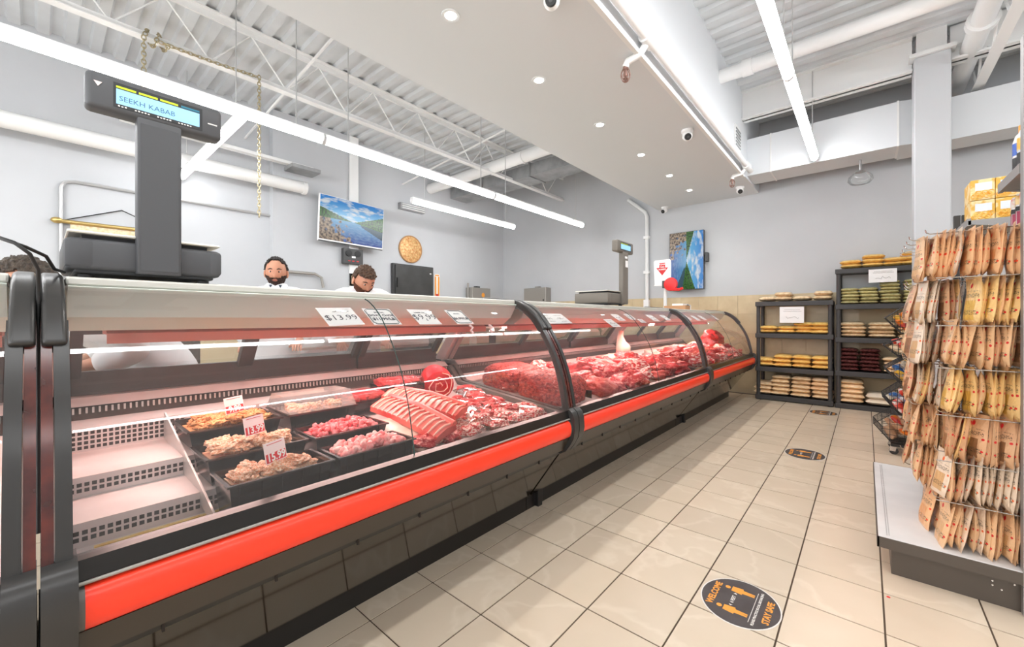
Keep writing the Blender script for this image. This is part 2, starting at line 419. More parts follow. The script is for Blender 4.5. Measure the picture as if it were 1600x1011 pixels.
def lake_mat():
    """landscape shown on both televisions: sky, hills, water, stones, from the screen's UV"""
    m = bpy.data.materials.new('lake_screen'); m.use_nodes = True
    nt = m.node_tree; b = nt.nodes['Principled BSDF']; L = nt.links.new
    def val(x, sock):
        if hasattr(x, 'links'): L(x, sock)
        else: sock.default_value = x
    def M_(op, a, c=0.0):
        n = nt.nodes.new('ShaderNodeMath'); n.operation = op; val(a, n.inputs[0]); val(c, n.inputs[1]); return n.outputs[0]
    def mixc(f, a, c):
        n = nt.nodes.new('ShaderNodeMix'); n.data_type = 'RGBA'; val(f, n.inputs[0]); val(a, n.inputs[6]); val(c, n.inputs[7]); return n.outputs[2]
    def nz(scale, detail, vec, dist=0.0):
        n = nt.nodes.new('ShaderNodeTexNoise'); n.inputs['Scale'].default_value = scale; n.inputs['Detail'].default_value = detail
        n.inputs['Distortion'].default_value = dist; L(vec, n.inputs['Vector']); return n.outputs['Fac']
    def ramp(x, a, c):
        n = nt.nodes.new('ShaderNodeMapRange'); val(x, n.inputs[0]); n.inputs[1].default_value = a; n.inputs[2].default_value = c; return n.outputs[0]
    uvn = nt.nodes.new('ShaderNodeUVMap'); sp = nt.nodes.new('ShaderNodeSeparateXYZ'); L(uvn.outputs[0], sp.inputs[0])
    u, v = sp.outputs[0], sp.outputs[1]
    st = nt.nodes.new('ShaderNodeVectorMath'); st.operation = 'MULTIPLY'; st.inputs[1].default_value = (1.7, 3.0, 1); L(uvn.outputs[0], st.inputs[0])
    sq = nt.nodes.new('ShaderNodeVectorMath'); sq.operation = 'MULTIPLY'; sq.inputs[1].default_value = (1.7, 1.0, 1); L(uvn.outputs[0], sq.inputs[0])
    cloud = ramp(nz(3.0, 8, st.outputs[0]), .47, .62)
    sky = mixc(ramp(v, .55, 1.0), C(100, 200, 248), C(6, 136, 228))
    sky = mixc(cloud, sky, C(240, 246, 250))
    water = mixc(ramp(v, 0.0, .5), C(52, 74, 170), C(96, 178, 225))
    water = mixc(M_('MULTIPLY', ramp(nz(9, 6, st.outputs[0]), .4, .7), .5), water, C(150, 190, 230))
    rock = mixc(ramp(nz(16, 5, sq.outputs[0]), .38, .62), C(58, 40, 34), C(206, 180, 150))
    # shore: more stones toward the lower-left
    rk = M_('SUBTRACT', M_('ADD', M_('MULTIPLY', M_('SUBTRACT', .55, u), .95), M_('MULTIPLY', M_('SUBTRACT', .34, v), .5)), .2)
    rk = M_('ADD', rk, M_('MULTIPLY', M_('SUBTRACT', nz(7, 5, sq.outputs[0]), .5), 1.3))
    base = mixc(ramp(rk, .05, .12), water, rock)
    green = mixc(ramp(nz(24, 5, sq.outputs[0]), .38, .62), C(8, 44, 16), C(70, 138, 40))
    # hill crest: falls from the left edge to a notch near 0.5 and climbs to the right
    crest = M_('ADD', .5, M_('ADD', M_('MULTIPLY', M_('MAXIMUM', M_('SUBTRACT', .5, u), 0.0), .46), M_('MULTIPLY', M_('MAXIMUM', M_('SUBTRACT', u, .5), 0.0), .52)))
    crest = M_('ADD', crest, M_('MULTIPLY', M_('SUBTRACT', nz(26, 3, sq.outputs[0]), .5), .05))
    foot = M_('SUBTRACT', .505, M_('MULTIPLY', M_('MAXIMUM', M_('SUBTRACT', u, .52), 0.0), .24))
    foot = M_('ADD', foot, 0.0)
    is_sky = M_('GREATER_THAN', v, crest); is_hill = M_('GREATER_THAN', v, foot)
    refl = M_('MULTIPLY', M_('GREATER_THAN', M_('ADD', v, M_('MULTIPLY', nz(20, 2, st.outputs[0]), .06)), M_('SUBTRACT', foot, M_('MULTIPLY', M_('MAXIMUM', M_('SUBTRACT', u, .6), 0.0), .45))), M_('GREATER_THAN', u, .62))
    base = mixc(M_('MULTIPLY', refl, .8), base, C(30, 52, 30))
    base = mixc(is_hill, base, green)
    base = mixc(is_sky, base, sky)
    b.inputs['Base Color'].default_value = (.01, .01, .012, 1); L(base, b.inputs['Emission Color'])
    b.inputs['Emission Strength'].default_value = 0.56
    b.inputs['Roughness'].default_value = 0.25
    MATS['lake_screen'] = m
lake_mat()

def bag_mat(name, col, var, window, dots=C(206, 40, 44), text=C(60, 50, 40)):
    """paper pouch front: printed dots, a leafy block and lines of dark lettering, from UV"""
    m = bpy.data.materials.new(name); m.use_nodes = True
    nt = m.node_tree; b = nt.nodes['Principled BSDF']; L = nt.links.new
    def val(x, sock):
        if hasattr(x, 'links'): L(x, sock)
        else: sock.default_value = x
    def M_(op, a, c=0.0):
        n = nt.nodes.new('ShaderNodeMath'); n.operation = op; val(a, n.inputs[0]); val(c, n.inputs[1]); return n.outputs[0]
    def mixc(f, a, c):
        n = nt.nodes.new('ShaderNodeMix'); n.data_type = 'RGBA'; val(f, n.inputs[0]); val(a, n.inputs[6]); val(c, n.inputs[7]); return n.outputs[2]
    uvn = nt.nodes.new('ShaderNodeUVMap'); sp = nt.nodes.new('ShaderNodeSeparateXYZ'); L(uvn.outputs[0], sp.inputs[0])
    u, v = sp.outputs[0], sp.outputs[1]
    oi = nt.nodes.new('ShaderNodeObjectInfo'); mul = M_('MULTIPLY', oi.outputs['Random'], 41.0)
    ad = nt.nodes.new('ShaderNodeVectorMath'); ad.operation = 'ADD'; L(uvn.outputs[0], ad.inputs[0]); L(mul, ad.inputs[1])
    n = nt.nodes.new('ShaderNodeTexNoise'); n.inputs['Scale'].default_value = 5; L(ad.outputs[0], n.inputs['Vector'])
    base = mixc(n.outputs['Fac'], col, var)
    # clear pane in the lower half
    if window:
        a = M_('MULTIPLY', M_('GREATER_THAN', v, .1), M_('LESS_THAN', v, .5)); a = M_('MULTIPLY', a, M_('LESS_THAN', M_('ABSOLUTE', M_('SUBTRACT', u, .5)), .3))
        base = mixc(a, base, window)
    # two rows of lettering
    n2 = nt.nodes.new('ShaderNodeTexNoise'); n2.inputs['Scale'].default_value = 34; L(uvn.outputs[0], n2.inputs['Vector'])
    for y0, y1 in ((.56, .64), (.68, .70), (.2, .3)):
        a = M_('MULTIPLY', M_('GREATER_THAN', v, y0), M_('LESS_THAN', v, y1)); a = M_('MULTIPLY', a, M_('GREATER_THAN', n2.outputs['Fac'], .52))
        a = M_('MULTIPLY', a, M_('LESS_THAN', M_('ABSOLUTE', M_('SUBTRACT', u, .5)), .42))
        base = mixc(M_('MULTIPLY', a, .8), base, text)
    for cx, cy, r in ((.08, .5, .035), (.92, .5, .035), (.5, .8, .07), (.92, .25, .03), (.08, .25, .03)):
        d = M_('ADD', M_('POWER', M_('SUBTRACT', u, cx), 2.0), M_('POWER', M_('MULTIPLY', M_('SUBTRACT', v, cy), 1.45), 2.0))
        base = mixc(M_('LESS_THAN', d, r * r), base, dots)
    L(base, b.inputs['Base Color']); b.inputs['Roughness'].default_value = 0.3
    nb = nt.nodes.new('ShaderNodeTexNoise'); nb.inputs['Scale'].default_value = 7; nb.inputs['Detail'].default_value = 2; L(ad.outputs[0], nb.inputs['Vector'])
    bp = nt.nodes.new('ShaderNodeBump'); bp.inputs['Strength'].default_value = .5; bp.inputs['Distance'].default_value = .01
    L(nb.outputs['Fac'], bp.inputs['Height']); L(bp.outputs[0], b.inputs['Normal'])
    MATS[name] = m
bag_mat('pouch_kraft', C(228, 192, 152), C(214, 174, 130), C(206, 164, 114))
bag_mat('pouch_orange', C(230, 190, 148), C(218, 172, 126), C(214, 156, 104), dots=C(222, 74, 40))
bag_mat('pouch_yellow', C(230, 198, 144), C(220, 180, 112), C(214, 172, 84))
bag_mat('pouch_dark', C(216, 176, 138), C(196, 150, 112), C(140, 98, 66))
bag_mat('pouch_clear', C(232, 218, 200), C(222, 200, 174), C(206, 166, 118), dots=C(228, 110, 60))

# ------------------------------------------------------------------ the room
XW, YW, XR, YB, ZD = -6.76, 7.5, 4.5, -4.0, 4.3
TX, TY, X0, Y0 = 0.3100, 0.3113, -0.873, 1.7994
floor = struct('floor', MB().box(XW, XR, YB, YW, -0.1, -0.003), 'grout', label='beige marble tile floor with dark grout lines')
def tile_mesh():
    g = 0.0033
    return MB().add(*(lambda b: (b.v, b.f))(MB().box(-TX / 2 + g, TX / 2 - g, -TY / 2 + g, TY / 2 - g, -0.008, 0.0))).mesh('tile')
tm = tile_mesh(); tm.materials.append(MATS['floor_tile'])
s_, c_ = math.sin(.712), math.cos(.712)
def proj(x, y, z):
    d = -s_ * x + c_ * y
    if d < 0.05: return None
    return 800 + 640 * (c_ * x + s_ * y) / d, 498.5 - 640 * (z - 1.2) / d, d
cells = []; rest = MB()
for i in range(-20, 20):
    for j in range(-20, 20):
        x = X0 + TX * (i + .5); y = Y0 + TY * (j + .5)
        if x < XW + .1 or x > XR - .1 or y < YB + .1 or y > YW - .05: continue
        p = proj(x, y, 0)
        vis = p and -150 < p[0] < 1750 and p[1] < 1180 and x > -1.95 and x < 1.3 and y < 7.3 and not (x > .75 and y > 2.6)
        cells.append((p[2] if vis else 99, x, y))
cells.sort()
for k, (d, x, y) in enumerate(cells):
    if k < 240 and d < 90:
        o = link('tile', tm, None, floor); o.location = (x, y, 0)
    else:
        g = 0.0033
        rest.box(x - TX / 2 + g, x + TX / 2 - g, y - TY / 2 + g, y + TY / 2 - g, -0.008, 0.0)
o = obj('tile_field', rest, 'floor_tile', floor); o['kind'] = 'stuff'

struct('wall_back', MB().box(XW - .2, XW, YB, YW, -.1, ZD + .3), 'wall_paint', label='white wall behind the meat counter')
struct('wall_far', MB().box(XW - .2, XR + .2, YW, YW + .2, -.1, ZD + .3), 'wall_paint', label='white wall at the end of the aisle')
struct('wall_right', MB().box(XR, XR + .2, YB, YW, -.1, ZD + .3), 'wall_paint')
struct('wall_front', MB().box(XW - .2, XR + .2, YB - .2, YB, -.1, ZD + .3), 'wall_paint')
wn = struct('fill_window', MB().box(-4.5, 3.5, YB, YB + .02, .5, 3.0), 'fill_glow', label='added unseen fill window behind the viewer')  # unseen glowing window, added together with the fill light
wfm = MB()
for q in range(6): wfm.box(-4.53 + q * 1.6, -4.47 + q * 1.6, YB, YB + .06, .45, 3.05)
wfm.box(-4.53, 3.53, YB, YB + .06, 3.0, 3.06).box(-4.53, 3.53, YB, YB + .06, .44, .5)
obj('fill_window_frame', wfm, 'mount_dark', wn)
struct('wall_pilaster', MB().box(XW, XW + .14, 2.27, 3.62, 0, ZD), 'wall_paint', label='shallow white pilaster carrying the television')
# wainscot of beige tiles on far and back wall
wf = struct('trim_1', MB().box(XW, XR, YW - .006, YW, 0, 1.585), 'wall_grout', label='beige tiled wainscot along the far wall')
wm = MB().box(-.149, .149, -.006, .004, -.149, .149).mesh('wall_tile'); wm.materials.append(MATS['wall_tile'])
for i in range(22):
    for j in range(6):
        x = -6.58 + i * .303; z = 1.585 - .152 - (j) * .303
        if z < .05 or x > .7 or (x < -1.5 and j > 1): continue
        o = link('wall_tile', wm, None, wf); o.location = (x, YW - .008, z)
wb = struct('trim_2', MB().box(XW, XW + .006, YB, YW, 0, 1.585), 'wall_grout', label='beige tiled wainscot behind the counter')
for j in range(17):
    for k in range(2):
        y = 7.33 - j * .303; z = 1.585 - .152 - k * .303
        o = link('wall_tile', wm, None, wb); o.location = (XW + .008, y, z); o.rotation_euler = (0, 0, R(-90))

# corrugated steel deck
prof = []
y = YB
while y < YW:
    prof += [(y, ZD), (y + .085, ZD), (y + .105, ZD + .038), (y + .18, ZD + .038)]
    y += .2
deck = struct('ceiling', MB().strip(prof, XW - .1, XR + .1, 'x'), 'deck_paint', label='white painted corrugated steel roof deck')
struct('ceiling_light_block', MB().box(XW - .2, XR + .2, YB - .2, YW + .2, ZD + .09, ZD + .2), 'deck_paint')  # unseen slab added over the deck to block world light
SX0, SX1, SZ = -2.88, -1.28, 3.2
struct('ceiling_bulkhead', MB().box(SX0, SX1, YB, YW, SZ, ZD + .05), 'ceiling_paint', label='dropped white plaster bulkhead with recessed spots')
# open web joists
def joist(x, label):
    j = thing('roof_joist', label, 'joist', (x, YB, ZD), group='open web roof joists'); j['kind'] = 'structure'
    obj('top_chord', MB().box(x - .06, x + .06, YB, YW, ZD - .012, ZD).box(x - .012, x + .012, YB, YW, ZD - .07, ZD - .012), 'pipe_paint', j)
    obj('bottom_chord', MB().box(x - .045, x + .045, YB, YW, ZD - .53, ZD - .52).box(x - .012, x + .012, YB, YW, ZD - .52, ZD - .47), 'pipe_paint', j)
    pts = []; y = YB + .1; k = 0
    while y < YW - .1:
        pts.append((x, y, ZD - (.06 if k % 2 else .5))); y += .36; k += 1
    obj('web_rod', MB().tube(pts, .011, 6), 'pipe_paint', j)
joist(-5.0, 'open web steel joist above the long tube light')
joist(.95, 'open web steel joist beyond the white column')
# long sloped crossbars between joists (bridging)
for q, yy in enumerate((1.95, 4.6)):
    o = obj('bridging_bar', MB().tube([(XW, yy, ZD - .5), (SX0, yy + .02, ZD - .12)], .016, 6), 'pipe_paint')
    tag(o, ['thin white bridging bar crossing the joists over the scale', 'thin white bridging bar crossing the joists over the second tube light'][q], 'bar', 'bridging bars', 'structure')
# beams, column, ducts on the aisle side
b = MB().box(SX1, .39, 6.33, 6.36, 3.92, ZD).box(SX1, .39, 6.26, 6.43, 3.92, 3.94).box(SX1, .39, 6.26, 6.43, ZD - .02, ZD)
struct('beam', b, 'pipe_paint', label='white steel beam between bulkhead and column')
struct('beam_extension', MB().box(.68, XR, 6.33, 6.36, 3.92, ZD).box(.68, XR, 6.26, 6.43, 3.92, 3.94), 'pipe_paint')
clm = thing('column', 'square white column beyond the spice racks', 'column', (.537, 6.35, 0)); clm['kind'] = 'structure'
obj('shaft', MB().rbox(.397, .677, 6.2, 6.48, 0, 4.02, .012), 'wall_paint', clm)
obj('cap_plate', MB().box(.36, .71, 6.17, 6.51, 4.02, 4.06).box(.42, .65, 6.25, 6.43, 4.06, ZD), 'pipe_paint', clm)
du = thing('rectangular_duct', 'white rectangular air duct along the far wall', 'duct', (-.4, 6.85, 3.24))
obj('duct_run', MB().box(SX1, .3, 6.62, 7.1, 3.24, 3.76), 'ceiling_paint', du)
obj('joint_band', MB().box(-1.0, -.985, 6.612, 7.108, 3.232, 3.768).box(.28, .3, 6.612, 7.108, 3.232, 3.768), 'pipe_paint', du)
obj('elbow', MB().prism([(.3, 6.62), (.42, 6.66), (.5, 6.78), (.5, 7.2), (.3, 7.2)], 3.24, 3.76, 'z'), 'ceiling_paint', du)
obj('branch_run', MB().box(.5, XR, 6.78, 7.2, 3.24, 3.72), 'ceiling_paint', du)
p1 = thing('aisle_pipe', 'thick white pipe crossing above the aisle light', 'pipe', (-1.28, 5.2, 4.02))
obj('pipe_run', MB().tube([(SX1, 5.2, 4.02), (XR, 5.2, 4.02)], .075, 14), 'pipe_paint', p1, 40)
obj('coupling', MB().tube([(-1.05, 5.2, 4.02), (-.95, 5.2, 4.02)], .09, 14), 'pipe_paint', p1, 40)
p2 = thing('drain_pipe', 'thick white pipe with collar beside the column', 'pipe', (.83, 4.2, 4.0))
obj('pipe_run', MB().tube([(.83, 3.8, 4.0), (.83, 7.5, 4.0)], .085, 14), 'pipe_paint', p2, 40)
obj('collar', MB().tube([(.83, 5.75, 4.0), (.83, 5.83, 4.0)], .115, 14), 'pipe_paint', p2, 40)
rd = thing('round_duct', 'round white duct reaching out from the back wall', 'duct', (XW, 5.25, 3.87))
obj('duct_run', MB().tube([(XW + .02, 5.25, 3.86), (SX0, 5.25, 3.9)], .1, 16), 'pipe_paint', rd, 40)
obj('band', MB().tube([(-4.3, 5.25, 3.88), (-4.26, 5.25, 3.88)], .108, 16), 'pipe_paint', rd, 40)
gd = thing('grey_duct', 'galvanised grey duct beside the round white duct', 'duct', (XW, 5.95, 3.7))
obj('duct_run', MB().box(XW + .02, SX0, 5.8, 6.25, 3.78, 4.0), 'duct_grey', gd)
obj('flange', MB().box(-4.6, -4.57, 5.78, 6.27, 3.76, 4.02).box(-5.8, -5.77, 5.78, 6.27, 3.76, 4.02), 'duct_grey', gd)
ld = thing('wall_duct', 'white round duct high along the back wall', 'duct', (-6.4, 0, 3.1))
obj('duct_run', MB().tube([(-6.4, -3.8, 3.15), (-6.4, 2.6, 3.17)], .085, 14), 'pipe_paint', ld, 40)
obj('end_cap', MB().tube([(-6.4, 2.6, 3.17), (-6.4, 2.65, 3.17)], .095, 14), 'pipe_paint', ld, 40)
tr = thing('cable_tray', 'white cable channel high on the back wall', 'channel', (-6.3, 1.6, 3.4))
obj('channel', MB().box(-6.34, -6.24, .6, 2.7, 3.42, 3.46), 'pipe_paint', tr)
obj('grille', MB().box(-6.42, -6.12, 2.35, 2.75, 3.36, 3.41), 'duct_grey', tr)
# louvre box under the second light and conduits on the back wall
vb = thing('wall_vent', 'small louvred vent below the second tube light', 'vent', (-6.7, 4.75, 3.3))
obj('vent_box', MB().box(XW, XW + .1, 4.5, 5.05, 3.3, 3.42), 'duct_grey', vb)
for k in range(3): obj('louvre', MB().box(XW + .1, XW + .13, 4.52, 5.03, 3.31 + k * .037, 3.325 + k * .037), 'pipe_paint', vb)
cdt = obj('wall_conduit', MB().tube([(XW + .03, .17, 1.55), (XW + .03, .17, 2.66), (XW + .03, .2, 2.72), (XW + .03, .27, 2.745), (XW + .03, 2.27, 2.745)], .017, 8), 'conduit', None, 40)
tag(cdt, 'thin grey conduit bent over the hanging scroll', 'conduit')
rw = obj('cable_raceway', MB().rbox(XW + .14, XW + .18, 3.44, 3.6, 1.6, ZD, .008), 'pipe_paint')
tag(rw, 'white vertical cable cover running behind the television', 'cable cover')
fc = thing('far_conduit', 'white bent conduit on the far wall beside the scale display', 'conduit', (-3.1, YW, 1.5))
obj('tube', MB().tube([(-3.47, YW - .04, 3.5), (-3.40, YW - .04, 3.44), (-3.13, YW - .04, 3.2), (-3.1, YW - .04, 3.12), (-3.1, YW - .04, 1.4)], .034, 10), 'pipe_paint', fc, 40)
for z in (2.7, 2.05): obj('clamp', MB().box(-3.15, -3.05, YW - .085, YW, z, z + .05), 'pipe_paint', fc)
obj('switch_box', MB().rbox(-3.15, -3.05, YW - .09, YW, 1.42, 1.56, .008), 'white_plastic', fc)

# sprinkler pipe and trim along the bulkhead corner
sp = thing('sprinkler_pipe', 'white sprinkler pipe along the bulkhead edge', 'pipe', (-1.2, 2, 3.2))
obj('pipe_run', MB().tube([(-1.215, YB, 3.265), (-1.215, 6.5, 3.265)], .034, 12), 'pipe_paint', sp, 40)
obj('support_rail', MB().box(-1.30, -1.268, YB, 6.4, 3.165, 3.199), 'pipe_paint', sp)
for yy in (2.95, 6.25):
    f = obj('tee_fitting', MB().tube([(-1.215, yy - .07, 3.265), (-1.215, yy + .07, 3.265)], .048, 12).tube([(-1.215, yy, 3.265), (-1.27, yy - .02, 3.17), (-1.37, yy - .02, 3.155), (-1.385, yy - .02, 3.12)], .026, 10), 'pipe_paint', sp, 40)
for q, yy in enumerate((2.93, 6.23)):
    h = thing('fire_sprinkler', ['caged copper sprinkler head nearer the camera dome', 'caged sprinkler head at the far end of the bulkhead'][q], 'sprinkler', (-1.385, yy, 3.02))
    cage = MB()
    for k in range(6):
        a = k * math.pi / 6
        cage.tube([(-1.385 + .035 * math.cos(a) * math.cos(t), yy + .035 * math.sin(a) * math.cos(t), 3.06 + .055 * math.sin(t)) for t in [n * math.pi / 8 for n in range(16)]], .0022, 5, closed=True)
    obj('wire_cage', cage, 'sprinkler_wire', h)
    obj('nozzle', MB().lathe([(.012, 3.05), (.012, 3.1), (.02, 3.1), (.02, 3.12)], 10, Matrix.Translation((-1.385, yy, 0))).lathe([(.02, 3.03), (.02, 3.034)], 10, Matrix.Translation((-1.385, yy, 0))), 'sprinkler_wire', h)
# wall louvre high on bulkhead face
lv = thing('bulkhead_vent', 'small white grille on the side of the bulkhead', 'vent', (-1.28, 6.0, 3.5))
obj('vent_frame', MB().box(-1.28, -1.265, 5.85, 6.15, 3.42, 3.72), 'pipe_paint', lv)
for k in range(6): obj('louvre', MB().box(-1.265, -1.255, 5.88, 6.12, 3.45 + k * .042, 3.465 + k * .042), 'duct_grey', lv)

# ------------------------------------------------------------------ lights
def half_tube(r, h, n=10):
    return [(r * math.cos(math.pi + math.pi * k / n), -h * math.sin(math.pi * k / n)) for k in range(n + 1)]
def tube_light(x, y0, y1, z, label, group='linear tube lights', rot=False, wires=True):
    cy = (y0 + y1) / 2; Lh = (y1 - y0) / 2
    t = thing('tube_light', label, 'light', (x, cy, z), (0, 0, R(90) if rot else 0), group)
    pts = half_tube(.043, .062)
    obj('diffuser', MB().prism(pts, -Lh + .015, Lh - .015, 'y'), 'led', t, 40, local=True)
    obj('housing', MB().box(-.036, .036, -Lh, Lh, .001, .03), 'pipe_paint', t, local=True)
    for s in (-1, 1):
        obj('end_cap', MB().prism(half_tube(.046, .065) , s * Lh - .014 * (s > 0), s * Lh + .014 * (s < 0), 'y'), 'led_end', t, local=True)
        if wires: obj('hanger_wire', MB().tube([(0, s * (Lh - .25), .03), (0, s * (Lh - .25), ZD - z)], .006, 6), 'conduit', t, local=True)
    return t
tube_light(-4.05, -.59, 1.84, 2.99, 'tube light of the long row passing behind the near scale')
tube_light(-4.05, 1.85, 4.28, 2.99, 'middle tube light of the long row above the counter')
tube_light(-4.05, 4.29, 6.73, 2.99, 'last tube light of the long row toward the far wall')
tube_light(-4.05, -3.03, -.6, 2.99, 'tube light of the long row out beyond the near scale')
tube_light(-5.3, 3.77, 6.2, 3.05, 'separate shorter tube light near the copper wall plaque')
tube_light(-5.45, -.0, 2.44, 3.06, 'crosswise tube light behind the near scale display', rot=True)
tube_light(-5.3, -3.0, -.56, 3.05, 'tube light at the near end of the back room')
tube_light(-.5, 4.2, 6.55, 3.30, 'aisle tube light ending above the far shelves')
tube_light(-.5, 1.75, 4.19, 3.30, 'aisle tube light directly overhead')
tube_light(-.5, -.7, 1.74, 3.30, 'aisle tube light just behind the viewer')
tube_light(-.5, -3.15, -.71, 3.30, 'aisle tube light by the shop front')
for k in range(4):  # unseen extra row, added to light the room
    tube_light(2.3, -3.15 + 2.45 * k, -.71 + 2.45 * k, 3.30, '%s added unseen tube light beyond the spice rack' % ORD[k])
for k, y in enumerate((1.78, 2.745, 3.783, 4.807, 5.76, 6.618)):
    t = thing('recessed_spot', 'recessed ceiling spot, %s from the near end of the bulkhead' % ORD[k], 'spotlight', (-2.07, y, SZ), group='recessed spots in the bulkhead')
    obj('trim_ring', MB().lathe([(.035, -.001), (.06, -.004), (.062, 0.0), (.04, .001)], 24, cap=False), 'ceiling_paint', t, 40, local=True)
    obj('lens', MB().lathe([(.0, -.0035), (.036, -.0035), (.036, -.001)], 24, cap=False), 'pot_emit', t, local=True)
    sl_ = bpy.data.lights.new('spot_lamp', 'SPOT'); sl_.energy = 40.0; sl_.spot_size = R(135); sl_.spot_blend = 1.0; sl_.shadow_soft_size = .04; sl_.color = (1, .97, .92)
    so_ = bpy.data.objects.new('spot_lamp', sl_); COL.objects.link(so_); so_.parent = t; so_.location = (0, 0, -.02)
# security cameras
def cctv(x, y, z, yaw, label, s=1.0):
    t = thing('security_camera', label, 'camera', (x, y, z), (0, 0, yaw), 'ceiling security cameras')
    obj('mount', MB().lathe([(.052 * s, 0), (.052 * s, -.018 * s), (.04 * s, -.032 * s)], 20), 'white_plastic', t, 40, local=True)
    obj('ball', MB().sphere((0, 0, -.052 * s), .044 * s, n=18, m=12), 'white_plastic', t, 60, local=True)
    M = Matrix.Translation((0, 0, -.055 * s)) @ Matrix.Rotation(R(118), 4, 'X')
    obj('lens', MB().lathe([(.0, .052 * s), (.026 * s, .052 * s), (.029 * s, .047 * s), (.03 * s, .03 * s)], 18, M, cap=False), 'cable', t, 40, local=True)
    obj('lens_glass', MB().lathe([(.0, .0535 * s), (.011 * s, .0535 * s), (.011 * s, .05 * s)], 14, M, cap=False), 'mount_dark', t, 40, local=True)
cctv(-1.45, 2.05, SZ, R(28), 'white dome camera at the top of the picture, nearest', 1.15)
cctv(-1.43, 4.5, SZ, R(28), 'white dome camera midway along the bulkhead', 1.15)
cctv(-1.44, 6.95, SZ, R(20), 'white dome camera beside the far sprinkler', 1.1)
cctv(-2.72, 7.33, SZ, R(-30), 'white dome camera in the far corner of the bulkhead', 1.1)
pl = thing('pendant_lamp', 'clear glass pendant hanging under the duct', 'lamp', (-.05, 6.9, 3.24))
obj('stem', MB().tube([(-.05, 6.9, 3.24), (-.05, 6.9, 3.1)], .014, 8), 'duct_grey', pl)
obj('cap', MB().lathe([(.06, 3.085), (.05, 3.1), (.02, 3.11)], 16, Matrix.Translation((-.05, 6.9, 0))), 'duct_grey', pl, 40)
obj('glass_shade', MB().lathe([(.06, 3.085), (.12, 3.03), (.13, 2.98), (.1, 2.94), (.04, 2.925)], 20, Matrix.Translation((-.05, 6.9, 0)), cap=False), 'clear_glass', pl, 60)

# ------------------------------------------------------------------ the meat cases
KEY = [(-1.272, .60), (-1.297, .752), (-1.332, .896), (-1.386, 1.024), (-1.471, 1.156), (-1.544, 1.234), (-1.646, 1.291), (-1.80, 1.314), (-1.957, 1.324)]
def smooth_curve(P, n=5):
    out = []
    for i in range(len(P) - 1):
        p0 = P[max(i - 1, 0)]; p1 = P[i]; p2 = P[i + 1]; p3 = P[min(i + 2, len(P) - 1)]
        for k in range(n):
            t = k / n
            out.append(tuple(.5 * ((2 * p1[a]) + (-p0[a] + p2[a]) * t + (2 * p0[a] - 5 * p1[a] + 4 * p2[a] - p3[a]) * t * t + (-p0[a] + 3 * p1[a] - 3 * p2[a] + p3[a]) * t ** 3) for a in (0, 1)))
    out.append(P[-1]); return out
CURVE = smooth_curve(KEY)
def offset(P, d):
    out = []
    for i, p in enumerate(P):
        a = P[max(i - 1, 0)]; b = P[min(i + 1, len(P) - 1)]
        t = Vector((b[0] - a[0], b[1] - a[1])).normalized(); n = Vector((t.y, -t.x))   # outward (toward the aisle / up)
        out.append((p[0] + n.x * d, p[1] + n.y * d))
    return out
def band(lo, hi, d0, d1):
    P = [p for p in CURVE if lo <= p[1] <= hi]
    return offset(P, d0) + offset(P, d1)[::-1]
GLASS_C = [p for p in CURVE if p[1] >= .62 and p[0] > -1.70]
BUMP = [(-1.30, .535), (-1.262, .535), (-1.247, .545), (-1.24, .565), (-1.238, .583), (-1.24, .602), (-1.247, .62), (-1.262, .63), (-1.30, .63)]
BRK = [(-1.33, .69), (-1.262, .69), (-1.24, .672), (-1.228, .64), (-1.224, .58), (-1.232, .53), (-1.255, .49), (-1.285, .45), (-1.32, .43), (-1.35, .43), (-1.33, .47), (-1.30, .5), (-1.29, .53), (-1.30, .66)]

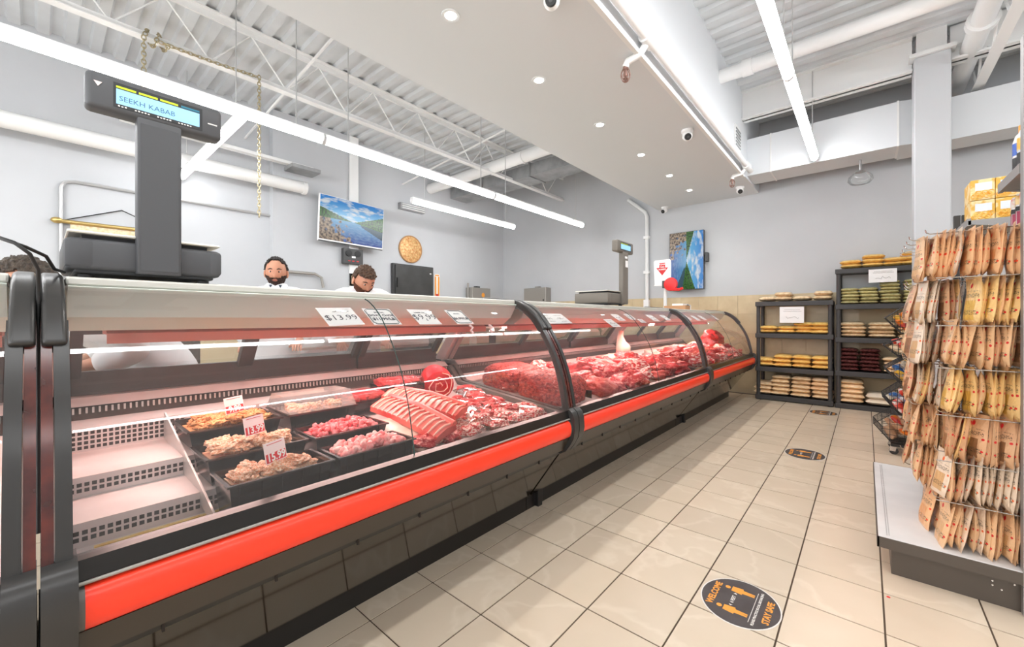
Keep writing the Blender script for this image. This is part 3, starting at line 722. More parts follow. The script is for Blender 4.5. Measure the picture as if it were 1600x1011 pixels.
def display_case(ya, yb, label, seams, doors, steps=None, feet=()):
    c = thing('meat_display_case', label, 'display case', (-1.9, (ya + yb) / 2, 0), group='row of curved glass meat cases')
    fa, fb = ya + .047, yb - .047
    # lower body
    obj('toe_kick', MB().box(-2.5, -1.61, ya, yb, 0.0, .12), 'case_black', c)
    obj('front_panel', MB().prism([(-1.36, .415), (-1.365, .415), (-1.60, .11), (-1.585, .10)], ya + .01, yb - .01, 'y'), 'panel_gloss', c)
    obj('cabinet_body', MB().prism([(-1.38, .41), (-1.61, .115), (-2.55, .115), (-2.55, .93), (-2.5, .93), (-2.5, .56), (-1.38, .56)], ya + .005, yb - .005, 'y'), 'case_black', c)
    u = obj('lower_strip', MB().prism([(-1.262, .533), (-1.30, .455), (-1.345, .45), (-1.345, .533)], fa, fb, 'y'), 'under_brown', c)
    g = obj('groove_rail', MB().prism([(-1.325, .45), (-1.34, .42), (-1.38, .415), (-1.38, .45)], ya + .02, yb - .02, 'y'), 'case_black', c)
    n = int((yb - ya) / .26)
    sl = MB()
    for k in range(n): sl.box(-1.336, -1.328, ya + .2 + k * .26, ya + .206 + k * .26, .418, .448)
    obj('groove_slots', sl, 'hole', g)['kind'] = 'stuff'
    # bumper and rail
    obj('bumper', MB().prism(BUMP, fa + .016, fb - .012, 'y'), 'bumper_red', c, 50)
    for a, b_ in ((fa + .0, fa + .016), (fb - .012, fb - .002)): obj('bumper_end', MB().prism(offset(BUMP, 0), a, b_, 'y'), 'bumper_end', c, 50)
    obj('front_rail', MB().prism([(-1.262, .642), (-1.27, .684), (-1.30, .688), (-1.345, .66), (-1.36, .575), (-1.30, .575), (-1.27, .635)], fa - .02, fb + .02, 'y'), 'case_black', c)
    obj('chrome_strip', MB().tube([(-1.258, fa, .638), (-1.258, fb, .638)], .0045, 8), 'grey_metal', c, 60)
    # glass panes
    cuts = [fa] + list(seams) + [fb]
    for a, b_ in zip(cuts[:-1], cuts[1:]):
        g1 = offset(GLASS_C, -.004)
        p = obj('glass_pane', MB().strip(g1, a + .0015, b_ - .0015), 'case_glass', c, 80)
    for sx in seams:
        obj('pane_seam', MB().prism(offset(GLASS_C, -.002) + offset(GLASS_C, -.006)[::-1], sx - .0012, sx + .0012, 'y'), 'ink_green', c)
    # end frames with handle caps, glass end walls
    for s, a, b_ in ((0, ya, fa), (1, fb, yb)):
        mid = (a + b_) / 2
        inner = (a, mid - .002) if s == 0 else (mid + .002, b_)
        outer = (mid - .002, b_) if s == 0 else (a, mid + .002)
        obj('frame_bar', MB().prism(band(.6, 1.2, .008, -.022), outer[0], outer[1], 'y'), 'plastic_black', c, 40)
        obj('joint_bar', MB().prism(band(.6, 1.2, .004, -.03), inner[0] + .002, inner[1] - .002, 'y'), 'mahogany', c, 40)
        hc_ = obj('handle_cap', MB().prism(band(1.11, 1.33, .02, -.03), a + .0025, b_ - .0025, 'y'), 'plastic_black', c, 60)
        bv = hc_.modifiers.new('round', 'BEVEL'); bv.width = .009; bv.segments = 3; bv.limit_method = 'ANGLE'; bv.angle_limit = R(50)
        obj('joint_bracket', MB().prism(BRK, a + .001, b_ + .006 if s == 0 else b_ - .001, 'y'), 'plastic_black', c, 50)
        e = [p for p in offset(CURVE, -.03)] + [(-2.36, 1.3), (-2.42, .9), (-2.2, .62), (-1.31, .62)]
        obj('end_glass', MB().add([(p[0], mid, p[1]) for p in e], [tuple(range(len(e)))]), 'clear_glass', c)
        obj('end_trim', MB().prism([(-1.33, .63), (-1.33, .665), (-2.2, .76), (-2.3, .86), (-2.36, .86), (-2.22, .7)], a + .006, b_ - .006, 'y'), 'bumper_end', c)
        obj('rear_post', MB().prism([(-2.16, 1.17), (-2.24, 1.17), (-2.46, .9), (-2.36, .9)], a + .004, b_ - .004, 'y'), 'deck_steel', c)
    # canopy with lamp
    obj('top_shelf', MB().rbox(-2.36, -1.66, fa, fb, 1.292, 1.318, .006), 'steel_top', c)
    k = obj('canopy', MB().prism([(-1.655, 1.286), (-1.70, 1.207), (-1.70, 1.205), (-1.76, 1.165), (-2.05, 1.165), (-2.2, 1.29)], fa + .004, fb - .004, 'y'), 'canopy', c)
    obj('canopy_face', MB().prism([(-1.645, 1.29), (-1.652, 1.292), (-1.703, 1.207), (-1.696, 1.205)], fa + .004, fb - .004, 'y'), 'canopy_lit', c)
    obj('lamp_rail', MB().prism([(-1.895, 1.152), (-1.895, 1.118), (-1.90, 1.118), (-1.905, 1.148), (-2.04, 1.148), (-2.04, 1.163), (-1.92, 1.163)], fa + .1, fb - .02, 'y'), 'lamp_red_rail', k)
    obj('lamp_tube', MB().tube([(-1.965, fa + .12, 1.14), (-1.965, fb - .04, 1.14)], .008, 10), 'pink_lamp', k, 60)
    la = bpy.data.lights.new('case_lamp', 'AREA'); la.shape = 'RECTANGLE'; la.size = .05; la.size_y = fb - fa - .16
    la.energy = CASE_W * (fb - fa); la.color = (1.0, .70, .64)
    lo = bpy.data.objects.new('case_lamp', la); COL.objects.link(lo); lo.parent = k
    lo.matrix_parent_inverse = W(k).inverted(); lo.location = (-1.955, (fa + fb) / 2 + .04, 1.128); lo.rotation_euler = (0, R(-28), 0)
    # back: grille, ledge, sliding doors
    obj('air_grille', MB().prism([(-2.25, .80), (-2.31, .857), (-2.33, .857), (-2.27, .79)], fa, fb, 'y'), 'dark_frame', c)
    fins = MB(); m = int((fb - fa) / .018)
    for q in range(m): fins.box(-2.292, -2.286, fa + q * .018, fa + q * .018 + .006, .826, .856)
    f = obj('grille_fins', fins, 'steel', c); f['kind'] = 'stuff'
    obj('rear_ledge', MB().prism([(-2.30, .86), (-2.34, .89), (-2.55, .89), (-2.55, .86)], fa, fb, 'y'), 'deck_steel', c)
    for q in range(doors):
        a = fa + .03 + (fb - fa - .06) * q / doors; b_ = fa + .03 + (fb - fa - .06) * (q + 1) / doors
        dx = -.018 * (q % 2)
        d = obj('sliding_door', MB().add([(-2.43 + dx, a + .03, .97), (-2.43 + dx, b_ - .03, .97), (-2.28 + dx, b_ - .03, 1.15), (-2.28 + dx, a + .03, 1.15)], [(0, 1, 2, 3)]), 'clear_glass', c)
        fr = MB().prism([(-2.40, .89), (-2.45, .89), (-2.44, .985), (-2.40, .985)], a, b_, 'y', Matrix.Translation((dx, 0, 0)))
        fr.prism([(-2.26, 1.14), (-2.29, 1.14), (-2.26, 1.17), (-2.24, 1.17)], a, b_, 'y', Matrix.Translation((dx, 0, 0)))
        for e in (a, b_ - .035): fr.prism([(-2.39, .96), (-2.43, .96), (-2.28, 1.16), (-2.24, 1.16)], e, e + .035, 'y', Matrix.Translation((dx, 0, 0)))
        obj('door_frame', fr, 'dark_frame', d)
    # deck
    y0 = fa
    if steps:
        y1 = steps
        prof = [(-1.34, .582), (-1.60, .582), (-1.60, .65), (-1.83, .65), (-1.83, .712), (-2.17, .712), (-2.17, .80), (-2.27, .815)]
        obj('step_deck', MB().prism(prof + [(-2.27, .56), (-1.34, .56)], y0, y1, 'y'), 'deck_steel', c)
        for x, z0, rows in ((-1.60, .60, 2), (-1.83, .665, 2), (-2.17, .722, 4)):
            h = MB()
            for r_ in range(rows):
                for q in range(int(.35 / .0165)):
                    yy = y0 + .012 + q * .0165
                    h.box(x + .0002, x + .0012, yy, yy + .011, z0 + r_ * .0175, z0 + r_ * .0175 + .0115)
            p = obj('perforations', h, 'hole', c); p['kind'] = 'stuff'
        obj('yellow_strip', MB().box(-1.585, -1.572, y0 + .05, y0 + .36, .582, .585), 'bag_yellow', c)
        obj('step_divider', MB().prism([(-1.36, .58), (-1.36, .60), (-1.60, .67), (-1.83, .73), (-2.17, .82), (-2.17, .71), (-1.83, .64)], .338, .344, 'y'), 'steel', c)
        y0 = y1
    obj('meat_deck', MB().prism([(-1.34, .60), (-1.36, .635), (-2.2, .735), (-2.27, .815), (-2.27, .56)], y0, fb, 'y'), 'deck_steel', c)
    for yy in feet:
        obj('leg', MB().rbox(-1.62, -1.58, yy - .022, yy + .022, 0, .30, .004), 'case_black', c)
    return c
display_case(-2.1, .0, 'curved glass meat case cut off beside the near scale', (-1.0,), 2)
display_case(.003, 2.0, 'near curved glass meat case with trays of chicken and price tags', (.93,), 3, steps=1.03)
display_case(2.005, 4.66, 'middle curved glass meat case with a mound of ground meat', (3.35,), 3, feet=(2.11,))
display_case(4.665, 7.02, 'far curved glass meat case beside the black shelving', (5.9,), 3, feet=(4.9,))

def scribble(M, w_, rows, seed, r_=.0016, amp=.008):
    random.seed(seed); b = MB()
    for y, x0, x1, a in rows:
        pts = []; x = x0
        while x < x1: pts.append((x, y + random.uniform(-a, a), .0012)); x += random.uniform(.3, .7) * max(a, .006) * 1.6
        b.tube(pts, r_, 4, M=M)
    return b
# paper notices stuck inside the sloping glass
def notice(y, w_, lines, label, frame=False, t0=.15, t1=.9, skew=0.0, m='paper'):
    a = Vector((-1.652 + .012, 0, 1.288 - .016)); b_ = Vector((-1.50, 0, 1.178))
    dirv = (a - b_).normalized(); ctr = b_ + (a - b_) * (t0 + t1) / 2
    nrm = Vector((0, 1, 0)).cross(dirv)
    h = (a - b_).length * (t1 - t0)
    o = Vector((ctr.x, y, ctr.z)) - nrm * .02
    t = thing('paper_notice', label, 'sign', o, group='price notices on the case glass')
    M = frame_M((0, 0, 0), (0, 1, 0), dirv) @ Matrix.Rotation(skew, 4, 'Z')
    obj('sheet', MB().box(-w_ / 2, w_ / 2, -h / 2, h / 2, -.0006, 0, M), m, t, local=True)
    if frame:
        fr = MB()
        for k, (ins, th) in enumerate(((.006, .0016), (.010, .0007))):
            X_, Y_ = w_ / 2 - ins, h / 2 - ins; cc = .012
            P = [(-X_ + cc, -Y_), (X_ - cc, -Y_), (X_, -Y_ + cc), (X_, Y_ - cc), (X_ - cc, Y_), (-X_ + cc, Y_), (-X_, Y_ - cc), (-X_, -Y_ + cc)]
            fr.tube([(p[0], p[1], .0004) for p in P], th, 4, closed=True, M=M)
        obj('border', fr, 'ink_green', t, local=True)
    if not lines:
        obj('handwriting', scribble(M, w_, ((h * .3, -w_ * .3, w_ * .3, .003), (0, -w_ * .35, w_ * .35, .012), (-h * .3, -w_ * .2, w_ * .3, .004)), int(y * 100), .0009), 'grey_metal', t, local=True)
    for s, size, yy, bold in lines:
        if s == '~':
            obj('handwriting', scribble(M, w_, ((yy, -.02, .05, .003),), 8, .0009), 'ink', t, local=True); continue
        obj('lettering', text_mb(s, size, M @ Matrix.Translation((0, yy, .0007)), .0003, bold=bold), 'ink', t, local=True)
notice(.79, .15, (('$13.99', .05, -.01, -.0004), ('~', .012, .034, 0)), 'handwritten notice leftmost on the near case glass', skew=.06)
notice(.975, .135, (('SPECIAL', .014, .030, 0), ('GOAT CHOP', .021, .008, .0004), ('$11.99/LB', .026, -.02, .0008)), 'printed goat chop notice with octagonal border', frame=True)
notice(1.20, .13, (('LAMB CHOP', .014, .034, 0), ('$9.99', .06, -.004, -.0004), ('lb', .014, -.03, 0)), 'handwritten lamb chop notice reading 9.99')
notice(1.42, .115, (('SPECIAL', .011, .028, 0), ('$6.99/LB', .026, -.016, .0008)), 'printed notice with octagonal border, rightmost on the near case', frame=True)
for k, (y, w_, a0, a1) in enumerate(((2.19, .13, .1, .8), (2.33, .15, .1, .8), (2.98, .14, -.25, .4), (3.22, .13, .25, .85), (3.47, .12, .35, .9), (3.6, .11, .05, .4), (3.95, .14, .2, .85), (4.3, .13, .25, .85), (5.0, .14, .3, .9), (5.3, .14, .2, .85), (5.6, .14, .3, .9), (6.2, .14, .3, .9))):
    cse = 'middle' if y < 4.6 else 'far'
    n = k if y < 4.6 else k - 8
    notice(y, w_, (), 'white paper notice, %s along the %s case glass' % (ORD[n], cse), t0=a0, t1=a1)

# ------------------------------------------------------------------ trays and meat
def blob_mesh(seed, amp=.25, freq=1.6, n=18, m=12, sub=0.0, fine=0.0):
    off = Vector((seed * 7.3, seed * 3.1, seed * 1.7))
    return MB().sphere((0, 0, 0), 1, n=n, m=m, fn=lambda d: 1 + amp * noise.noise(d * freq + off) + fine * noise.noise(d * 7 + off)).mesh('piece', 70)
BL = {}
def blobs(key, m, count=4, amp=.35, freq=1.6, n=18, mm=12, fine=.06):
    BL[key] = []
    for k in range(count):
        me = blob_mesh(len(BL) * 11 + k + 1, amp, freq, n, mm, fine=fine); me.name = key
        me.materials.append(MATS[m]); BL[key].append(me)
for key, m in (('beef', 'beef'), ('beef_fat', 'beef_fat'), ('beef_deep', 'beef_deep'), ('fat', 'fat'), ('rib_pink', 'rib_pink')): blobs(key, m, 5, .5, 1.9, 28, 18, .13)
for key, m in (('chicken', 'chicken'), ('chicken_spice', 'chicken_spice')): blobs(key, m, 5, .6, 2.2, 22, 15, .2)
def deck_z(x):
    return .635 + (-1.36 - x) * .119
def piece(name, key, c, r, rot, label, group, cat='meat'):
    me = random.choice(BL[key])
    o = link(name, me, None); o.location = c; o.scale = r; o.rotation_euler = rot
    return tag(o, label, cat, group)
def tray(x0, x1, y0, y1, zb, zr, label, m='tray_black'):
    cx, cy = (x0 + x1) / 2, (y0 + y1) / 2
    t = thing('meat_tray', label, 'tray', (cx, cy, zb), group='black deli trays')
    def ring(ix, z): return [(x0 + ix, y0 + ix, z), (x1 - ix, y0 + ix, z), (x1 - ix, y1 - ix, z), (x0 + ix, y1 - ix, z)]
    b = MB(); rs = [ring(.022, zb), ring(.008, zr - .006), ring(0, zr - .006), ring(0, zr), ring(.010, zr), ring(.026, zb + .004)]
    vs = sum(rs, []); fs = []
    for i in range(5):
        fs += [(i * 4 + k, i * 4 + (k + 1) % 4, (i + 1) * 4 + (k + 1) % 4, (i + 1) * 4 + k) for k in range(4)]
    fs += [(3, 2, 1, 0), (20, 21, 22, 23)]
    b.add(vs, fs); obj('shell', b, m, t)
    rb = MB()
    for k in range(5):
        yy = y0 + .04 + (y1 - y0 - .08) * k / 4
        rb.prism([(x1 - .0215, zb + .002), (x1 - .008, zr - .008), (x1 - .005, zr - .008), (x1 - .019, zb + .002)], yy - .006, yy + .006, 'y')
    obj('wall_ribs', rb, m, t)
    return t
def price_tag(c, txt, label, w_=.086, h=.066, yaw=28):
    t = thing('price_tag', label, 'price tag', c, (0, 0, R(yaw)), 'price tags in the near case')
    M = frame_M((0, 0, 0), (0, 1, 0), (-.2, 0, 1))
    obj('card', MB().box(-w_ / 2, w_ / 2, -h / 2, h / 2, -.0015, 0, M), 'tag_white', t, local=True)
    obj('red_band', MB().box(-w_ / 2 + .003, w_ / 2 - .003, -h / 2 + .003, -h / 2 + .031, 0, .0006, M).box(-w_ / 2 + .012, w_ / 2 - .012, h / 2 - .008, h / 2 - .006, 0, .0006, M), 'tag_red', t, local=True)
    if txt: obj('price', text_mb(txt, .034, M @ Matrix.Translation((0, -h / 2 + .017, .0012)), .0004, bold=.0008), 'paper', t, local=True)
    obj('stake', MB().box(-.006, .006, -h / 2 - .04, -h / 2, -.0015, 0, M), 'clear_plastic', t, local=True)
TR = [(-1.555, -1.372, .352, .665, .586, .72, 'front black tray of chicken pieces under the 15.99 tag'),
      (-1.815, -1.60, .352, .675, .654, .745, 'middle black tray of chicken pieces under the 13.99 tag'),
      (-2.12, -1.85, .352, .675, .715, .79, 'rear black tray of marinated chicken under the 9.99 tag'),
      (-2.12, -1.85, .695, 1.01, .715, .79, 'rear black tray with domed lid and a pale tag'),
      (-1.80, -1.585, .69, 1.01, .654, .745, 'black tray of diced dark red meat'),
      (-1.545, -1.372, .68, 1.0, .586, .72, 'front black tray of diced pink meat')]
for a in TR: tray(*a)
price_tag((-1.45, .505, .772), '15.99', 'price tag standing in the front chicken tray, reading 15.99')
price_tag((-1.68, .515, .815), '13.99', 'price tag standing in the middle chicken tray, reading 13.99')
price_tag((-1.95, .525, .85), '9.99', 'price tag standing in the rear spiced chicken tray, reading 9.99')
price_tag((-1.985, .81, .785), '4.99', 'pale pink price tag under the domed tray lid', .06, .045)
dm = obj('tray_lid', MB().prism([(-2.12, .792), (-2.06, .86), (-1.91, .86), (-1.85, .792)], .70, 1.0, 'y', caps=True), 'clear_plastic')
tag(dm, 'clear domed plastic lid over the rear tray', 'lid')
def fill(tr, n, keys, rz, name, desc, group, dz=0.0):
    x0, x1, y0, y1, zb, zr, _ = tr
    cols = max(2, int(round(math.sqrt(n * (y1 - y0) / (x1 - x0))))); rows = math.ceil(n / cols); k = 0
    for r_ in range(rows):
        for q in range(cols):
            if k >= n: break
            x = x1 - .045 - (x1 - x0 - .09) * (r_ + .5) / rows; y = y0 + .045 + (y1 - y0 - .09) * (q + .5) / cols
            rr = rz * random.uniform(.85, 1.2)
            piece(name, random.choice(keys), (x + random.uniform(-.008, .008), y + random.uniform(-.01, .01), zr - .014 + dz + random.uniform(0, .022)),
                  (rr * random.uniform(.9, 1.2), rr * random.uniform(1.0, 1.5), rr * .6), (random.uniform(-.3, .3), random.uniform(-.3, .3), random.uniform(0, 3.1)),
                  '%s, %s of row %s' % (desc, ORD[q], ['one', 'two', 'three', 'four', 'five'][r_]), group, 'meat')
            k += 1
    xf0, xf1 = x0 + .03, x1 - .03
    o = obj('meat_layer', MB().box(xf0, xf1, y0 + .03, y1 - .03, zb + .006, zr - .02), keys[0] if keys[0] in MATS else 'chicken')
    tag(o, 'lower layer of %s' % group, 'meat', kind='stuff')
fill(TR[0], 30, ['chicken'], .020, 'chicken_piece', 'chicken piece in the front tray', 'chicken in the front tray')
fill(TR[1], 32, ['chicken'], .023, 'chicken_piece', 'chicken piece in the middle tray', 'chicken in the middle tray', .012)
fill(TR[2], 22, ['chicken_spice'], .024, 'chicken_piece', 'spiced chicken piece in the rear tray', 'chicken in the rear tray', .005)
fill(TR[3], 9, ['chicken'], .024, 'chicken_piece', 'chicken piece beneath the domed lid', 'chicken under the lid')
def dice(tr, m, n, label, s=.013):
    x0, x1, y0, y1, zb, zr, _ = tr; b = MB()
    b.box(x0 + .03, x1 - .03, y0 + .03, y1 - .03, zb + .006, zr - .015)
    for k in range(n):
        x = random.uniform(x0 + .03, x1 - .03); y = random.uniform(y0 + .035, y1 - .035)
        hx = 1 - abs((x - (x0 + x1) / 2) / ((x1 - x0) / 2)); hy = 1 - abs((y - (y0 + y1) / 2) / ((y1 - y0) / 2))
        z = zr - .016 + .06 * min(hx, hy, .6) * random.uniform(.3, 1)
        ss = s * random.uniform(.6, 1.25)
        Mx = Matrix.Translation((x, y, z)) @ Matrix.Rotation(random.uniform(0, 6), 4, (random.random() + .1, random.random(), random.random()))
        b.rbox(-ss, ss, -ss * .8, ss * .8, -ss * .6, ss * .6, ss * .28, 1, Mx)
    tag(obj('diced_meat', b, m, None, 50), label, 'meat', kind='stuff')
dice(TR[4], 'dice_red', 230, 'heap of diced dark red meat in a black tray', .011)
dice(TR[5], 'dice_pink', 170, 'heap of diced pink meat in the front black tray', .014)

# rack of ribs and the pale slab below
rb = thing('rib_rack', 'pale rack of ribs leaning across the trays', 'meat', (-1.6, 1.14, .74), (R(14), R(11), R(8)))
rib = MB(); n = 16
for i in range(n):
    x = -.22 + .44 * i / (n - 1)
    rib.add([], [])
P = []
for i in range(n):
    x = -.22 + .44 * i / (n - 1); z = .012 * math.sin(i / (n - 1) * math.pi)
    P.append([(x, -.065, z - .012), (x, -.06, z + .014), (x, 0, z + .026), (x, .06, z + .016), (x, .065, z - .012)])
vs = sum(P, []); fs = []
for i in range(n - 1):
    fs += [(i * 5 + k, i * 5 + k + 1, (i + 1) * 5 + k + 1, (i + 1) * 5 + k) for k in range(4)] + [(i * 5 + 4, i * 5, (i + 1) * 5, (i + 1) * 5 + 4)]
fs += [tuple(range(5)), tuple((n - 1) * 5 + k for k in range(5))]
obj('meat_slab', MB().add(vs, fs), 'rib_pink', rb, 40, local=True)
for i in range(13):
    x = -.2 + .4 * i / 12; z = .012 * math.sin(i / 12 * math.pi)
    obj('rib_bone', MB().tube([(x, -.062, z + .012), (x, -.03, z + .024), (x, .01, z + .029), (x + .004, .05, z + .022)], .0045, 6), 'bone', rb, 60, local=True)
obj('backbone', MB().tube([(-.215, .055, .018), (0, .058, .034), (.215, .055, .018)], .016, 8), 'rib_pink', rb, 60, local=True)
rb2 = dup(rb, (-1.72, 1.30, .765), (R(10), R(9), R(20)), 'second rack of ribs tucked behind the leaning rack')
sl = obj('fat_slab', MB().rbox(-.16, .14, -.075, .075, -.012, .012, .01, 2), 'fat', None, 40)
sl.location = (-1.53, 1.08, .69); sl.rotation_euler = (R(10), R(14), R(14)); tag(sl, 'pale slab of fat below the leaning rib rack', 'meat')
piece('meat_cut', 'beef', (-1.43, 1.09, .675), (.055, .06, .03), (0, 0, .4), 'red meat end poking out beside the rib rack', 'cuts in the near case')
piece('meat_cut', 'beef', (-1.44, 1.22, .67), (.05, .06, .03), (0, 0, 1.4), 'small red cut below the rib rack', 'cuts in the near case')
# rolled shoulder with swirl
sh = thing('rolled_shoulder', 'large rolled red shoulder cut standing at the back', 'meat', (-2.03, 1.63, .81), (0, R(12), R(-25)))
obj('roll', MB().lathe([(.03, -.09), (.085, -.08), (.097, 0), (.09, .075), (.06, .085)], 26, Matrix.Rotation(R(90), 4, 'Y')), 'beef', sh, 50, local=True)
sw = MB()
pts = [(.086, (.012 + .0052 * k * .5 + .006 * math.sin(k * 1.7)) * math.cos(k * .5), (.012 + .0052 * k * .5 + .005 * math.cos(k * 2.3)) * math.sin(k * .5)) for k in range(29)]
sw.tube(pts, [.0015 + .0022 * abs(math.sin(k * .9)) for k in range(29)], 6); obj('fat_swirl', sw, 'fat', sh, 60, local=True)
# film wrapped packs
def pack(c, sx, sy, rot, key, label, hz=.022):
    t = thing('wrapped_pack', label, 'meat', c, rot, 'film wrapped packs in the near case')
    for i in range(3):
        o = link('meat_slice', random.choice(BL[key]), None, t, local=True)
        o.location = ((i - 1) * sx * .55, random.uniform(-.01, .01), hz * .4); o.scale = (sx * .42, sy * .5, hz * random.uniform(.8, 1.2)); o.rotation_euler = (0, 0, random.uniform(-.3, .3))
    g = MB(); nx, ny = 9, 9
    vs = []; fs = []
    for i in range(nx):
        for j in range(ny):
            u, v = i / (nx - 1) * 2 - 1, j / (ny - 1) * 2 - 1
            e = max(abs(u), abs(v)); z = hz * 1.5 * (1 - e ** 3) + .006 * noise.noise(Vector((u * 3 + c[0] * 9, v * 3 + c[1] * 9, 0)))
            vs.append((u * sx * .95, v * sy * .62, z))
    for i in range(nx - 1):
        for j in range(ny - 1): fs.append((i * ny + j, (i + 1) * ny + j, (i + 1) * ny + j + 1, i * ny + j + 1))
    obj('film', g.add(vs, fs), 'wrap_film', t, 60, local=True)
PK = [(-1.50, 1.36), (-1.68, 1.44), (-1.86, 1.42), (-1.47, 1.53), (-1.64, 1.60), (-1.80, 1.66), (-1.47, 1.70), (-1.62, 1.77), (-1.78, 1.83), (-1.48, 1.87), (-1.95, 1.84), (-2.02, 1.40)]
WHERE = ['front, nearest the rib rack', 'second row, nearest the rib rack', 'third row, behind the rib rack', 'front, second from the rib rack', 'second row, middle of the pile', 'third row, middle of the pile', 'front, third from the rib rack', 'second row, toward the glass divider', 'third row, by the glass divider', 'front corner by the glass divider', 'rear corner by the glass divider', 'rear, left of the rolled shoulder']
for k, (x, y) in enumerate(PK):
    pack((x, y, deck_z(x) + .012), .105, .13, (R(random.uniform(-4, 4)), R(7), R(random.uniform(-25, 25))), ['beef_fat', 'beef', 'beef_deep'][k % 3], 'film wrapped sliced meat, ' + WHERE[k])
# two tall wrapped trays at the back
for k, (x, y, z) in enumerate(((-2.03, 1.12, .735), (-2.05, 1.36, .78))):
    t = thing('wrapped_tray', ['film wrapped tray of minced meat behind the diced tray', 'film wrapped tray of red meat left of the rolled shoulder'][k], 'meat', (x, y, z), (0, 0, R(8 - 14 * k)), 'film wrapped trays at the back')
    obj('tray', MB().box(-.1, .1, -.12, .12, 0, .05), 'tray_black', t, local=True)
    for q in range(4):
        o = link('meat_slice', BL['beef_deep'][q % 4], None, t, local=True); o.location = (0, -.085 + q * .055, .055); o.scale = (.085, .04, .03)
    obj('film', MB().rbox(-.103, .103, -.123, .123, -.001, .092, .02, 2), 'wrap_film', t, 40, local=True)
# ground meat mound
def mound(c, sx, sy, sz, label, seed):
    b = MB().sphere((0, 0, 0), sx, sy, sz, n=150, m=90, fn=lambda d: (1.0 / max(.62, (abs(d.x) ** 4 + abs(d.y) ** 4 + abs(d.z) ** 4) ** .25) * .94) * (1 + .05 * noise.noise(d * 3 + Vector((seed, 0, 0))) + .05 * noise.noise(Vector((d.x * 14, d.y * 34, d.z * 34))) + .02 * noise.noise(d * 60)))
    o = obj('ground_meat', b, 'ground', None, 80); o.location = c
    return tag(o, label, 'meat')
o = mound((-1.62, 2.30, .73), .21, .20, .115, 'tall mound of ground meat against the glass divider', 3); o.rotation_euler = (0, R(5), 0)
o = mound((-1.98, 2.33, .765), .19, .23, .10, 'second mound of ground meat at the back of the middle case', 9); o.rotation_euler = (0, R(7), 0)
# chunks in the middle and far case
def pile(n, y0, y1, group, place, seed, big=1.0):
    random.seed(seed)
    cols = math.ceil(n / 4); k = 0
    for q in range(cols):
        for r_ in range(4):
            if k >= n: break
            x = -1.47 - r_ * .17 + random.uniform(-.03, .03); y = y0 + (y1 - y0) * (q + .5) / cols + random.uniform(-.04, .04)
            rr = random.uniform(.07, .115) * big
            key = random.choice(['beef', 'beef', 'beef_deep', 'beef_fat', 'rib_pink'] if r_ < 3 else ['fat', 'beef', 'beef_fat'])
            piece('meat_chunk', key, (x, y, deck_z(x) + rr * .45 + (.03 if r_ in (1, 2) else 0)), (rr * 1.1, rr * random.uniform(1.1, 1.6), rr * random.uniform(.6, .8)),
                  (random.uniform(-.4, .4), random.uniform(-.3, .3), random.uniform(0, 3)), 'raw meat chunk, %s from near end, %s row, %s' % (ORD[q], ['front', 'second', 'third', 'rear'][r_], place), group)
            k += 1
pile(30, 2.55, 4.58, 'meat chunks in the middle case', 'middle case', 5)
pile(26, 4.76, 6.95, 'meat chunks in the far case', 'far case', 11, 1.12)
random.seed(21)
hk = obj('lamb_joint', MB().tube([(-2.12, 4.37, 1.06), (-2.12, 4.35, 1.0), (-2.1, 4.33, .93), (-2.06, 4.3, .86), (-2.0, 4.25, .82)], [.028, .035, .055, .085, .05], 16), 'fat', None, 70)
tag(hk, 'pale leg joint propped against the back of the middle case', 'meat')
piece('beef_haunch', 'beef_deep', (-1.74, 6.6, .90), (.13, .22, .12), (0, .3, .4), 'huge dark red haunch at the back of the far case', None)
dv = obj('deck_divider', MB().box(-2.1, -1.45, 2.525, 2.535, .64, .70), 'case_black'); tag(dv, 'low black divider beside the ground meat mound', 'divider')
# labels hanging from plastic clips on the lamp rail
for k, y in enumerate((1.62, 1.78)):
    t = thing('hanging_clip', ['clear plastic clip hanging below the canopy, nearer', 'clip with a dark card hanging below the canopy'][k], 'clip', (-1.72, y, 1.16))
    obj('clip', MB().tube([(-1.72, y, 1.165), (-1.70, y + .008, 1.15), (-1.70, y - .008, 1.135), (-1.69, y, 1.12)], .007, 6), 'tag_white', t)
    obj('card', MB().box(-1.692, -1.69, y - .028, y + .028, 1.055, 1.11), ['clear_plastic', 'dark_frame'][k], t)

